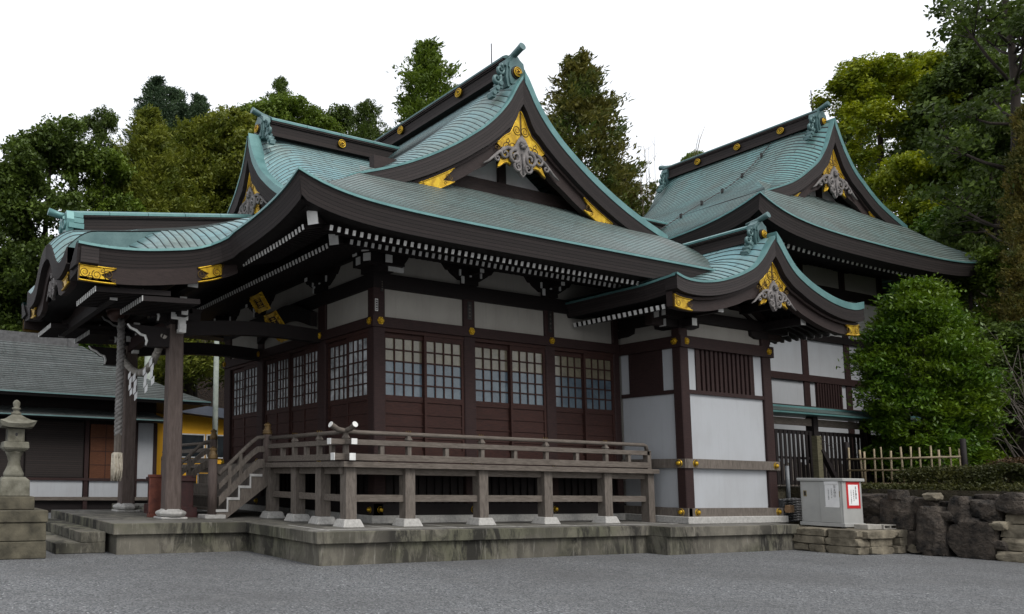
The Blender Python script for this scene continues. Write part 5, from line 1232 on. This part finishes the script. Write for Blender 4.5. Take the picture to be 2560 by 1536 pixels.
for q, (y, z, lb) in enumerate([(9.6, .12, 'little stone at the foot between the two large left boulders'), (8.98, .86, 'small chinking stone right of the leaning boulder top'), (8.6, .74, 'small chinking stone above the big block'), (9.24, 1.28, 'loose stone lying on the wall top above the leaning boulder'), (9.9, 1.30, 'loose stone on the wall top above the squarish boulder'), (8.15, .30, 'small stone filling the joint beside the stone steps'), (8.15, .70, 'small stone above the joint beside the stone steps'), (10.2, .55, 'small stone between cabinet and squarish boulder')]):
    k_ = rng.uniform(.10, .17); lump('small_boulder', 21.02, 21.5, y-k_, y+k_, max(z-k_*.7, 0), z+k_*.7, m_slab if q % 3 == 0 else m_rock, 140+q, lb, 'stone', 'small stones between the boulders', .2, 7, 4)
gk = 'rough stone steps'
for q, (y0, y1, z0, z1, x, lb) in enumerate([(7.3, 8.15, 0, .2, 21.0, 'lowest buff step stone at the right edge'), (7.2, 8.12, .2, .48, 21.15, 'second step stone from the ground'), (7.55, 8.16, .48, .74, 21.25, 'dark third step stone'), (7.0, 7.54, .48, .76, 21.3, 'buff third step stone at the frame edge'), (7.3, 8.1, .74, .97, 21.4, 'mossy upper step stone'), (6.9, 7.74, .95, 1.28, 21.5, 'topmost step stone by the hedge')]):
    lump('step_stone', x, x+.7, y0, y1, z0, z1, m_slab, 70+q, lb, 'step stone', gk, .09, 9, 7)
# ------------------------------------------------------------ tile bundles
tp = thing('roof_tile_stack', 'stack of dark grey roof tiles piled against the bank beside the white wing', 'tiles', (20.6, 11.9, PZ)); 
for b in range(4):
    mb = MB()
    for q in range(9):
        z = PZ+.02+.062*q+.008*b; j = .02*math.sin(q*3.1+b)
        mb.tube([(20.05+.27*b+j, 11.72+.06*b, z), (20.27+.27*b+j, 11.72+.06*b, z)], .034, 7); mb.tube([(20.05+.27*b+j, 11.80+.06*b, z+.01), (20.27+.27*b+j, 11.80+.06*b, z+.01)], .034, 7)
    mb.build('tile_bundle', m_tile, tp)
lump('cut_log', 20.02, 20.22, 11.55, 11.66, .82, 1.0, simple('cut_log_end', (.16, .09, .045), (.27, .17, .09), 6, .8), 91, 'short sawn log end lying on the dark tile stack', 'log', None, .05, 5, 3)
# ------------------------------------------------------------ fences
sf = thing('slatted_fence', 'dark vertical slat fence under a narrow green copper roof beside the sanctuary', 'fence', (23, 12.4, 1.42))
mb = MB(TX(20.05, 12.4)); gable_roof(mb, ip([(0, 3.52), (.42, 3.36)]), lambda d: 0, .42, lambda d: 0, lambda d: 8.2, 1, .1, 5, raise_=.012); fr = mb.build('fence_roof', [m_roofgrey], sf)
mb = MB(); mb.box(20.05, 28.2, 12.36, 12.44, 3.51, 3.56); mb.build('roof_ridge', m_copper, fr)
mb = MB(); mb.box(20.1, 28.2, 11.99, 12.03, 3.31, 3.36); mb.box(20.1, 28.2, 12.03, 12.7, 3.30, 3.335); mb.build('roof_edge', m_copper, fr)
for x in (20.25, 22.72, 25.2, 27.7): part('post', lambda m: m.box(x-.10, x+.10, 12.31, 12.49, 1.42, 3.45), m_dark, sf)
for z0, z1, mm in ((3.05, 3.24, m_greyx), (2.82, 2.92, m_dark), (2.16, 2.22, m_dark), (1.50, 1.6, m_dark)): part('fence_rail', lambda m: m.box(20.2, 28, 12.36, 12.43, z0, z1), mm, sf)
mb = MB(); x = 20.42
while x < 27.9: mb.box(x, x+.095, 12.34, 12.36, 1.5, 2.9); x += .185
mb.build('slat_panel', [m_dark], sf)
mb = MB(); x = 20.4
while x < 27.9: mb.box(x, x+.12, 12.375, 12.39, 1.45, 2.12+.1*math.sin(x*7)); x += .15
mb.build('lower_boards', [m_greyx], sf)
bf = thing('bamboo_fence', 'open grid fence of tied bamboo canes on the bank in front of the round shrub', 'fence', (23, 10.5, 1.42))
m_bam = simple('dry_bamboo', (.17, .13, .075), (.34, .27, .17), 5, .6, 0, .3)
rng = random.Random(5); ys = [11.72, 11.47, 11.37, 11.15, 11.0, 10.79, 10.58, 10.37, 10.20, 9.97, 9.82, 9.60, 9.43]
for y in ys: mb = MB(); r_ = rng.uniform(.017, .024); mb.tube([(23+rng.uniform(-.02, .02), y+rng.uniform(-.03, .03), 1.4), (23, y, 2.40+rng.uniform(-.05, .08))], [r_, r_], 8); mb.build('upright_cane', m_bam, bf)
for z in (2.17, 1.88, 1.54): mb = MB(); mb.tube([(22.97, 11.76, z), (22.97, 10.6, z+.01), (22.97, 9.40, z+.03)], .024, 8); mb.build('cross_cane', m_bam, bf)
for y in (11.78, 9.36): part('fence_post', lambda m: m.tube([(23.03, y, 1.3), (23.03, y, 2.62)], .055, 10), m_dark, bf)
wp = thing('wooden_post', 'greenish weathered post with a slanting prop and wires in front of the slat fence', 'post', (22.15, 12.0, 1.42))
m_gpost = wood('green_weathered_post', (.06, .055, .03), (.15, .135, .085), .9)
part('post_shaft', lambda m: m.box(22.06, 22.26, 11.95, 12.08, 1.40, 2.76), m_gpost, wp)
part('prop', lambda m: m.beam((22.25, 11.98, 2.42), (22.95, 11.98, 1.5), .1, .11), m_dark, wp)
part('wire', lambda m: (m.tube([(22.2, 11.94, 2.70), (22.9, 11.94, 2.36)], .006, 4), m.tube([(22.2, 11.94, 2.55), (23.1, 11.94, 2.6)], .006, 4)), m_black, wp)
mb = MB(); mb.tube([(20.80, 12.0, .9), (20.80, 12.0, 1.96)], .045, 10); tag(mb.build('steel_pipe', simple('grey_pipe', (.10, .11, .12), (.16, .17, .18), 6, .5), None), 'thin grey upright pipe in front of the slat fence near the white wing', 'pipe')
# ------------------------------------------------------------ foliage
def leafmat(name, ca, cb, cc=None, rough=.55):
    k = NT(name); g = k.n('ShaderNodeNewGeometry'); v = k.coord('Object'); big = k.noise(v, .9, 3)
    c = k.mix(g.outputs['Random Per Island'], ca, cb); c = k.mix(k.ramp(big, [(.4, (0, 0, 0)), (.65, (1, 1, 1))]), c, cc or tuple(x*.6 for x in ca))
    k.fin(c, rough, 0, .3); tr = k.n('ShaderNodeBsdfTranslucent'); k.l(c, tr.inputs[0]); ms = k.n('ShaderNodeMixShader'); ms.inputs[0].default_value = .32
    o = k.t.nodes['Material Output']; k.l(k.b.outputs[0], ms.inputs[1]); k.l(tr.outputs[0], ms.inputs[2]); k.l(ms.outputs[0], o.inputs[0]); return k.m
LM = {'dark': leafmat('dark_green_leaves', (.052, .086, .013), (.125, .180, .028)), 'mid': leafmat('mid_green_leaves', (.085, .140, .013), (.185, .255, .028)),
      'olive': leafmat('olive_leaves', (.115, .130, .013), (.230, .250, .030), (.080, .108, .013)), 'yellow': leafmat('yellow_green_leaves', (.165, .200, .004), (.320, .350, .010), (.095, .140, .006)),
      'brown': leafmat('brownish_cedar_needles', (.100, .082, .014), (.205, .160, .030), (.070, .085, .016)), 'blue': leafmat('bluish_dark_needles', (.038, .072, .036), (.095, .145, .064)),
      'bush': leafmat('glossy_shrub_leaves', (.030, .075, .007), (.092, .180, .012), (.105, .165, .008), .40), 'bright': leafmat('bright_green_leaves', (.070, .150, .010), (.160, .260, .020), (.048, .095, .010))}
LM['cedar'] = leafmat('olive_brown_cedar_needles', (.080, .078, .014), (.170, .155, .030), (.050, .088, .018))
LM['hedge'] = leafmat('hedge_leaves', (.028, .032, .007), (.082, .082, .018), (.034, .040, .008))
LM['rust'] = leafmat('rusty_leaves', (.045, .026, .010), (.11, .062, .024))
m_bark = simple('dark_bark', (.018, .013, .010), (.055, .042, .034), 6, .95, 0, .8, 12, (1, 1, .3))
def quads(C, A, B):
    """rhombic leaves centred C with half axes A (long) and B"""
    n = len(C); V_ = np.empty((n, 4, 3)); V_[:, 0] = C-A; V_[:, 1] = C+B-A*.15; V_[:, 2] = C+A; V_[:, 3] = C-B-A*.15
    return V_.reshape(-1, 3)
def leafmesh(name, V_, mat):
    n = len(V_)//4; me = bpy.data.meshes.new(name); me.vertices.add(n*4); me.vertices.foreach_set('co', V_.astype(np.float32).ravel())
    me.loops.add(n*4); me.loops.foreach_set('vertex_index', np.arange(n*4, dtype=np.int32)); me.polygons.add(n); me.polygons.foreach_set('loop_start', np.arange(n, dtype=np.int32)*4)
    me.materials.append(mat); me.update(calc_edges=True); return me
def unit(a): return a/np.maximum(np.linalg.norm(a, axis=-1, keepdims=True), 1e-6)
def norm(V_, r, h):
    q = np.quantile(np.hypot(V_[:, 0], V_[:, 1]), .975); z1 = V_[:, 2].max(); return V_*np.array([r/q, r/q, h/z1])
def broad(seed, r, h, ncl, per, ls, rc=.75, asp=.5):
    g = np.random.default_rng(seed); lobes = []
    for q in range(24):
        t = g.uniform(.05, .93); w_ = math.sin(math.pi*min(t*.80+.19, 1))**.6; a = g.uniform(0, 6.283); d = r*w_*g.uniform(.35, .80); k_ = r*g.uniform(.20, .36); lobes.append((np.array([d*math.cos(a), d*math.sin(a), h*t]), k_, k_*g.uniform(.9, 1.3)))
    for q in range(4): a = q*1.6+g.uniform(0, 1); lobes.append((np.array([.3*r*math.cos(a), .3*r*math.sin(a), h*g.uniform(.84, .93)]), r*.25, r*.26))
    lobes += [(np.array([0, 0, h*.45]), r*.55, h*.34), (np.array([0, 0, h*.7]), r*.5, h*.2)]; C = []; N = []
    for q in range(ncl):
        c, a, b = lobes[q % len(lobes)]; d = unit(g.normal(size=3)); d[2] = abs(d[2])-.3; rad = g.uniform(.7, 1.05)
        cc = c+d*np.array([a, a, b])*rad; s_ = rc*g.uniform(.45, 1.1); m_ = max(6, int(per*g.uniform(.6, 1.3)))
        o = unit(g.normal(size=(m_, 3)))*(g.uniform(.1, 1, size=(m_, 1))**.5)*s_*np.array([1, 1, .8]); C.append(cc+o); N.append(unit(o*.8+np.array([0, 0, .7])+g.normal(size=(m_, 3))*.55))
    C = np.concatenate(C); N = np.concatenate(N); A = unit(np.cross(N, g.normal(size=N.shape))); B = np.cross(N, A); l = ls*g.uniform(.6, 1.3, size=(len(C), 1))
    return norm(quads(C, A*l, B*l*asp), r, h)
def conif(seed, r, h, nb, per, ls, droop=.15, power=.7, asp=.26, cl=.34, rag=.5):
    g = np.random.default_rng(seed); C = []; A = []
    for q in range(nb):
        t = g.uniform(0, 1)**.85; z = h*t; L = r*((1-t)**power*.94+.05)*g.uniform(rag, 1.1); a = g.uniform(0, 6.283); d = np.array([math.cos(a), math.sin(a), 0]); k_ = int(3+5*L/r)
        for w_ in range(k_):
            u = g.uniform(.25, 1)**.7; c = d*L*u+np.array([0, 0, z+L*(-droop*u+.30*u*u)])+g.normal(size=3)*np.array([.16, .16, .1])*(.4+L*.35); m_ = int(per*g.uniform(.6, 1.3)); s_ = cl*g.uniform(.6, 1.2)*(.55+.45*min(L/r*1.5, 1))
            up = unit(d*.55+np.array([0, 0, .75])+g.normal(size=3)*.2); f = g.uniform(-.6, 1, size=(m_, 1)); C.append(c+up*f*s_*1.1+g.normal(size=(m_, 3))*s_*.42*(1.15-np.maximum(f, 0)*.8)); A.append(unit(up*1.0+g.normal(size=(m_, 3))*.5))
    m_ = 90; z = g.uniform(.92, 1.0, size=(m_, 1))*h; C.append(np.concatenate([g.normal(size=(m_, 2))*.22*(1.03-z/h)*14*.3, z], 1)); A.append(unit(np.array([0, 0, 1.])+g.normal(size=(m_, 3))*.4))
    C = np.concatenate(C); A = unit(np.concatenate(A)); B = unit(np.cross(A, g.normal(size=A.shape))); l = ls*g.uniform(.6, 1.3, size=(len(C), 1)); return norm(quads(C, A*l, B*l*asp), r, h)
PR = {}
def proto(key):
    if key in PR: return PR[key]
    kd, col, var = key
    if kd == 'broad': V_ = broad(11+var, 3.6, 9, 420, 80, .10, .55)
    elif kd == 'bushy': V_ = broad(31+var, 3.6, 10, 620, 82, .095, .5, .55)
    elif kd == 'cedar': V_ = conif(51+var, 3.2, 16, 420, 30, .10, .10, .60, cl=.40, rag=.55, asp=.32)
    elif kd == 'spire': V_ = conif(57+var, 3.2, 16, 470, 30, .10, .04, .76, cl=.40, rag=.45, asp=.30)
    elif kd == 'blunt': V_ = conif(61+var, 3.0, 15, 420, 30, .095, .10, .42, cl=.42, rag=.40, asp=.34)
    elif kd == 'slim': V_ = conif(71+var, 1.9, 12, 260, 26, .095, .0, .55, cl=.36, rag=.32, asp=.34)
    else: V_ = conif(91+var, 2.6, 13, 380, 28, .09, .25, .55, cl=.36, asp=.34)
    PR[key] = leafmesh('crown', V_, LM[col]); return PR[key]
HB = {'spire': 16, 'blunt': 15, 'broad': 9, 'bushy': 10, 'cedar': 16, 'slim': 12, 'open': 13}; RB = {'spire': 3.2, 'blunt': 3.0, 'broad': 3.6, 'bushy': 3.6, 'cedar': 3.2, 'slim': 1.9, 'open': 2.6}
def limbs(mb, base, top, r0_, n, L, seed):
    g = random.Random(seed); b, t = Vector(base), Vector(top); k = 6; pts = [b.lerp(t, q/k)+Vector((g.uniform(-.12, .12), g.uniform(-.12, .12), 0))*(q > 0) for q in range(k+1)]
    mb.tube(pts, [r0_*(1-.85*q/k) for q in range(k+1)], 8)
    for q in range(n):
        f = g.uniform(.4, .92); p = b.lerp(t, f); a = g.uniform(0, 6.28); l = L*(1.15-f)*g.uniform(.7, 1.2); e = p+Vector((math.cos(a)*l, math.sin(a)*l, l*g.uniform(.25, .7))); m_ = (p+e)/2+Vector((0, 0, -.08*l)); rr_ = r0_*.38*(1.1-f)
        mb.tube([p, m_, e], [rr_, rr_*.65, rr_*.2], 6)
def tree(kd, col, var, x, y, zt, r, ch, label, group='trees on the hill behind the shrine', name=None, rot=None):
    nm = name or {'broad': 'broadleaf_tree', 'bushy': 'broadleaf_tree', 'cedar': 'cedar_tree', 'blunt': 'cedar_tree', 'spire': 'cedar_tree', 'slim': 'cypress_tree', 'open': 'cypress_tree'}[kd]
    zb = gh(x, y)-.3; t = thing(nm, label, 'tree', (x, y, zb), group); me = proto((kd, col, var))
    c = bpy.data.objects.new('crown', me); COL.objects.link(c); c.parent = t; sc = r/RB[kd]; c.scale = (sc, sc, ch/HB[kd]); c.location = (0, 0, zt-ch-zb); c.rotation_euler = (0, 0, rot if rot is not None else (x*3.7+y*1.3) % 6.28)
    mb = MB(); limbs(mb, (x, y, zb), (x, y, zt-.12*ch), .13+.016*(zt-zb)*.8, 7, r, int(x*100)); mb.build('trunk', m_bark, t); return t
TR = [
 ('bushy', 'dark', 0, 4.7, 38.4, 16.9, 3.5, 11, 'dark round topped evergreen at the far left edge'), ('bushy', 'dark', 1, 7.0, 37.6, 18.9, 3.6, 12.5, 'dark domed evergreen, second from the left edge'),
 ('broad', 'dark', 0, 10.3, 41.0, 21.7, 1.9, 8, 'narrow dark tree with a round head rising left of the cypress group'), ('bushy', 'mid', 2, 9.6, 37.2, 17.5, 3.2, 11, 'mid green tree below the narrow round headed one'),
 ('spire', 'olive', 0, 12.3, 38.2, 21.0, 4.0, 15, 'olive green conifer left of the three pointed tops'), ('spire', 'blue', 0, 14.4, 43.9, 26.0, 3.2, 13, 'tallest pointed cypress of the left group'),
 ('spire', 'blue', 1, 16.2, 45.3, 26.4, 3.2, 13, 'slim dark cypress, middle of the three pointed tops'), ('spire', 'blue', 0, 17.9, 45.4, 26.4, 3.2, 13, 'slim dark cypress, right one of the three pointed tops'),
 ('blunt', 'olive', 1, 15.8, 40.9, 22.2, 4.6, 16, 'big olive conifer below the three pointed tops'), ('bushy', 'olive', 0, 18.0, 39.6, 22.9, 3.6, 13, 'olive green rounded tree above the porch ridge'),
 ('bushy', 'mid', 3, 19.6, 40.6, 24.2, 3.0, 11, 'mid green round crown just left of the dormer gable'), ('slim', 'dark', 2, 21.6, 41.0, 26.3, 1.4, 9, 'thin spire of a dark cypress behind the dormer ridge end'),
 ('bushy', 'mid', 0, 21.6, 39.6, 24.4, 2.9, 10, 'bright topped round tree around the thin spire'), ('bushy', 'dark', 2, 24.2, 39.3, 24.0, 2.8, 9, 'dark round tree above the dormer ridge'),
 ('bushy', 'mid', 1, 22.9, 38.6, 23.3, 2.2, 8, 'small mid green crown between the thin spire and the loose cypress'),
 ('blunt', 'dark', 1, 25.1, 36.6, 23.6, 2.1, 10, 'loose dark cypress left of the great cedar'), ('spire', 'mid', 0, 25.1, 31.1, 24.4, 4.0, 15, 'great green cedar behind the main ridge, left of the gable apex'),
 ('cedar', 'mid', 1, 27.4, 31.9, 22.9, 2.6, 11, 'lower green cedar touching the great one on its right'), ('spire', 'cedar', 2, 36.2, 31.3, 26.8, 5.0, 19.0, 'great brownish cedar between the two roofs'),
 ('cedar', 'mid', 1, 33.3, 31.0, 21.2, 2.6, 12, 'green cedar low beside the right slope of the main gable'), ('cedar', 'olive', 1, 35.4, 28.3, 15.6, 2.8, 9, 'feathery yellow green cedar low between the roofs'),
 ('cedar', 'cedar', 1, 38.4, 30.4, 20.2, 2.6, 12, 'brown tinged cedar right of the great one'), ('bushy', 'olive', 1, 39.4, 28.6, 17.6, 2.0, 9, 'olive crown below the bare bamboo stems'),
 ('bushy', 'mid', 2, 42.5, 28.4, 20.8, 1.5, 6, 'small green top peeping over the rear ridge'), ('slim', 'dark', 0, 53.5, 25.6, 27.8, 2.0, 12, 'dark cypress rising just right of the rear ridge end'),
 ('bushy', 'yellow', 0, 43.6, 20.0, 22.6, 3.0, 10, 'yellow green tree right of the rear gable'), ('bushy', 'yellow', 1, 45.9, 19.2, 23.2, 2.4, 9, 'yellow green tree with the taller crown, behind the first'),
 ('bushy', 'yellow', 2, 40.0, 17.3, 15.8, 2.8, 10, 'bright yellow green tree low against the rear gable'), ('bushy', 'dark', 0, 44.0, 16.6, 21.4, 2.8, 11, 'dark broad tree on the right skyline'),
 ('bushy', 'dark', 1, 47.0, 17.4, 23.6, 1.9, 8, 'dark pointed crown in the middle of the right skyline'), ('bushy', 'mid', 3, 40.3, 14.9, 16.9, 2.9, 11, 'mid green tree filling the slope right of the gable'),
 ('bushy', 'bright', 0, 37.6, 15.1, 12.4, 2.5, 8, 'leafy green tree above the right end of the rear eave'), ('bushy', 'dark', 2, 36.4, 13.4, 15.0, 2.2, 10, 'dark tree behind the brownish cedar at the right'),
 ('cedar', 'brown', 1, 33.6, 11.2, 14.4, 1.5, 11.5, 'brownish drooping cedar at the right edge'), ('cedar', 'brown', 0, 31.6, 10.7, 10.4, 1.3, 9, 'lower brown cedar at the right edge above the shrub'),
 ('bushy', 'mid', 1, 33.9, 13.2, 9.6, 2.2, 7, 'dark green tree peeping between shrub and cedar'), ('bushy', 'dark', 3, 31.0, 10.1, 5.6, 1.6, 5, 'dark undergrowth tree right of the shrub'),
 ('bushy', 'dark', 0, 29.5, 10.6, 6.4, 1.6, 5.5, 'shaded small tree behind the right flank of the shrub'),
 ('bushy', 'dark', 1, 6.6, 38.2, 10.9, 3.2, 7.5, 'shaded lower tree behind the office roof at the left'), ('bushy', 'dark', 2, 1.8, 38.5, 13.6, 3.4, 10, 'dark tree cut by the left frame edge'),
 ('bushy', 'bright', 1, 9.8, 38.6, 10.4, 3.0, 7, 'low green tree behind the porch pillars'), ('open', 'olive', 0, 14.2, 38.6, 17.4, 3.2, 8, 'olive conifer low above the porch ridge'),
 ('bushy', 'olive', 2, 17.4, 38.6, 18.4, 3.2, 8.5, 'olive tree in front, left of the dormer'), ('bushy', 'mid', 0, 19.5, 36.6, 18.6, 3.0, 11, 'mid green tree directly left of the dormer barge'),
 ('cedar', 'dark', 0, 30.3, 33.5, 17, 2.4, 11, 'dark cedar hidden low behind the main gable'),
 ('bushy', 'dark', 2, 31.5, 6.2, 10.5, 2.8, 9, 'dark tree beyond the right edge behind the stone steps'), ('bushy', 'mid', 0, 37, 3.5, 14, 3.4, 12, 'mid green tree farther back beyond the right edge'), ('bushy', 'dark', 1, 41, 9.5, 15, 3.6, 12, 'dark tree high on the slope beyond the right edge'),
]
for a in TR: tree(*a)
# tall dark tree on the right edge, open crown with visible limbs
t = thing('tall_dark_tree', 'tall dark tree with open crown and visible limbs at the top right corner', 'tree', (34.2, 11.9, gh(34.2, 11.9)-.2))
mb = MB(); g = random.Random(8); base = Vector((34.2, 11.9, 1.2)); pts = [base+Vector((.25*math.sin(q*.9), .2*math.sin(q*.7), q*2.0)) for q in range(11)]
mb.tube(pts, [.30-.026*q for q in range(11)], 10); tips_ = []
for q in range(38):
    f = g.uniform(.40, 1); k_ = min(int(f*10), 9); p = pts[k_].lerp(pts[k_+1], f*10-k_); a = g.uniform(0, 6.28); l = g.uniform(1.2, 3.0)*(1.25-f*.55); e = p+Vector((math.cos(a)*l, math.sin(a)*l, l*g.uniform(.4, 1.0))); m_ = (p+e)/2+Vector((0, 0, -.12))
    mb.tube([p, m_, e], [.07*(1.4-f), .045, .014], 6); tips_.append(e)
    for w_ in range(4):
        e2 = m_.lerp(e, g.uniform(.2, 1))+Vector((g.uniform(-1, 1), g.uniform(-1, 1), g.uniform(-.1, .9))); mb.tube([m_.lerp(e, .5), e2], [.025, .008], 5); tips_.append(e2)
mb.build('trunk', m_bark, t)
gg = np.random.default_rng(3); C = []
for e in tips_:
    m_ = 62; C.append(np.array(e)+unit(gg.normal(size=(m_, 3)))*(gg.uniform(0, 1, size=(m_, 1))**.5)*.52*np.array([1, 1, .7]))
C = np.concatenate(C); N = unit(gg.normal(size=C.shape)+np.array([0, 0, .6])); A = unit(np.cross(N, gg.normal(size=N.shape))); l = .105*gg.uniform(.6, 1.3, size=(len(C), 1))
me = leafmesh('crown', quads(C-np.array(t.location), A*l, np.cross(N, A)*l*.55), LM['dark']); c = bpy.data.objects.new('crown', me); COL.objects.link(c); c.parent = t
# round shrub on the bank
t = thing('round_shrub_tree', 'dense rounded evergreen shrub with glossy small leaves on the bank behind the bamboo fence', 'shrub', (25.6, 11.15, 1.4))
g = np.random.default_rng(21); C = []; A = []; N = []
for q in range(1150):
    u = g.uniform(-1, 1); az = g.uniform(0, 6.283); prof = (1-u)**.62*(1+.3*u) if u > 0 else (1-(abs(u)*.62)**2)**.5
    rad = 1.30*prof*(.92+.14*math.sin(3*az+4*u)+.09*math.sin(7*az-5*u+1))*g.uniform(.72, 1.06)
    c = np.array([rad*math.cos(az)*1.04, rad*math.sin(az)*.96, 3.0+2.6*u]); out_ = unit(np.array([math.cos(az), math.sin(az), .55+.5*u])); L = g.uniform(.22, .55); m_ = 62
    s_ = g.uniform(0, 1, size=(m_, 1)); p = c+out_*L*(s_-.35)+np.array([0, 0, -.10])*s_**2+g.normal(size=(m_, 3))*np.array([.11, .11, .065]); d = unit(out_*.9+g.normal(size=(m_, 3))*.75)
    lay = math.sin(u*19+az*2)*.10; p = p*np.array([1+lay, 1+lay, 1]); C.append(p); A.append(d); N.append(unit(np.array([0, 0, 1.])+out_*.3+g.normal(size=(m_, 3))*.5))
C = np.concatenate(C); A = np.concatenate(A); N = np.concatenate(N); B = unit(np.cross(N, A)); l = .058*g.uniform(.65, 1.3, size=(len(C), 1))
c = bpy.data.objects.new('crown', leafmesh('crown', quads(C, A*l, B*l*.45), LM['bush'])); COL.objects.link(c); c.parent = t
mb = MB()
limbs(mb, (25.6, 11.15, 1.3), (25.6, 11.15, 6.0), .10, 14, 1.5, 4); mb.build('trunk', m_bark, t)
# hedge, ground plants
g = np.random.default_rng(33)
def hedge(name, label, cat, pts, hw, h, n, col, ls):
    C = []; 
    for q in range(n):
        f = g.uniform(0, len(pts)-1.001); k_ = int(f); p = np.array(pts[k_])*(1-f+k_)+np.array(pts[k_+1])*(f-k_); a = g.uniform(-.3, 3.44); rr_ = g.uniform(.8, 1.04)
        C.append([p[0]-hw*math.cos(a)*rr_+g.normal()*.03, p[1]+hw*math.cos(a)*rr_*.6+g.normal()*.05, p[2]+h*(.15+.85*max(math.sin(a), 0)**.6)*rr_+g.normal()*.03])
    C = np.array(C); N = unit(g.normal(size=C.shape)+np.array([-.3, -.2, .8])); A = unit(np.cross(N, g.normal(size=N.shape))); l = ls*g.uniform(.6, 1.4, size=(len(C), 1)); o = bpy.data.objects.new(name, leafmesh(name, quads(C, A*l, np.cross(N, A)*l*.5), LM[col])); COL.objects.link(o); return o
tag(hedge('clipped_hedge', 'low clipped olive green hedge on top of the boulder wall at the right', 'hedge', [(22.4, 10.2, 1.4), (22.35, 9.4, 1.42), (22.3, 8.6, 1.45), (22.35, 8.2, 1.5)], .35, .50, 14000, 'hedge', .030), 'low clipped olive green hedge on top of the boulder wall at the right', 'hedge')
tag(hedge('clipped_shrub', 'rusty topped clipped shrub behind the right end of the hedge', 'shrub', [(23.4, 8.75, 1.5), (23.4, 8.35, 1.5)], .45, .62, 5000, 'rust', .032), 'rusty topped clipped shrub behind the right end of the hedge', 'shrub')
o = hedge('ground_cover', '', '', [(21.9, 11.7, 1.36), (21.9, 10.5, 1.36), (21.95, 9.2, 1.38), (22.0, 8.2, 1.4), (22, 7, 1.4), (22, 5, 1.4), (22, 3, 1.4)], .30, .16, 9000, 'hedge', .032); kind(o, 'stuff'); tag(o, 'low mossy plants growing along the top of the boulder wall', 'ground cover')
# bare stems
t = thing('bare_bamboo_clump', 'clump of thin bare stems on the skyline between the two roofs', 'plant', (38.6, 28.4, gh(38.6, 28.4)))
mb = MB(); g = random.Random(2)
for q in range(26):
    x, y = 38.4+g.uniform(-1.3, 1.3), 28.6+g.uniform(-1, 1); e = Vector((x+g.uniform(-.8, .8), y, g.uniform(15, 20.6))); p = Vector((x, y, 8)); mb.tube([p, p.lerp(e, .6)+Vector((.1, 0, 0)), e], [.03, .02, .006], 5)
    for w_ in range(5): s_ = p.lerp(e, g.uniform(.7, .98)); mb.tube([s_, s_+Vector((g.uniform(-.6, .6), g.uniform(-.4, .4), g.uniform(.2, .8)))], [.010, .004], 4)
x = 40.6; mb.tube([(x, 28, 12), (x+.4, 28, 18), (x+1.5, 28, 21.2), (x+1.9, 27.9, 22.1)], [.04, .035, .02, .008], 5)
for q in range(8): mb.tube([(x+.5+.1*q, 28, 18+.4*q), (x+.1+.22*q, 28, 19+.42*q)], [.012, .004], 4)
mb.build('bare_stems', simple('pale_bare_stems', (.09, .07, .05), (.2, .17, .13), 6, .9, 0, 0), t)
t = thing('bare_shrub', 'tangle of bare grey twigs in the shade right of the round shrub', 'shrub', (27.5, 9.6, 1.4)); mb = MB()
for q in range(46):
    p = Vector((27.4+g.uniform(-.5, .5), 9.5+g.uniform(-.4, .4), 1.4)); a = g.uniform(0, 6.28); e = p+Vector((math.cos(a)*1.2, math.sin(a)*1.2, g.uniform(1.5, 4.2))); m_ = p.lerp(e, .5)+Vector((g.uniform(-.3, .3), g.uniform(-.3, .3), .3)); mb.tube([p, m_, e], [.016, .011, .004], 5)
    for w_ in range(3): s_ = m_.lerp(e, g.uniform(0, .9)); mb.tube([s_, s_+Vector((g.uniform(-.6, .6), g.uniform(-.6, .6), g.uniform(.1, .7)))], [.007, .003], 4)
mb.build('bare_twigs', simple('grey_bare_twigs', (.06, .05, .04), (.15, .13, .11), 6, .9, 0, 0), t)
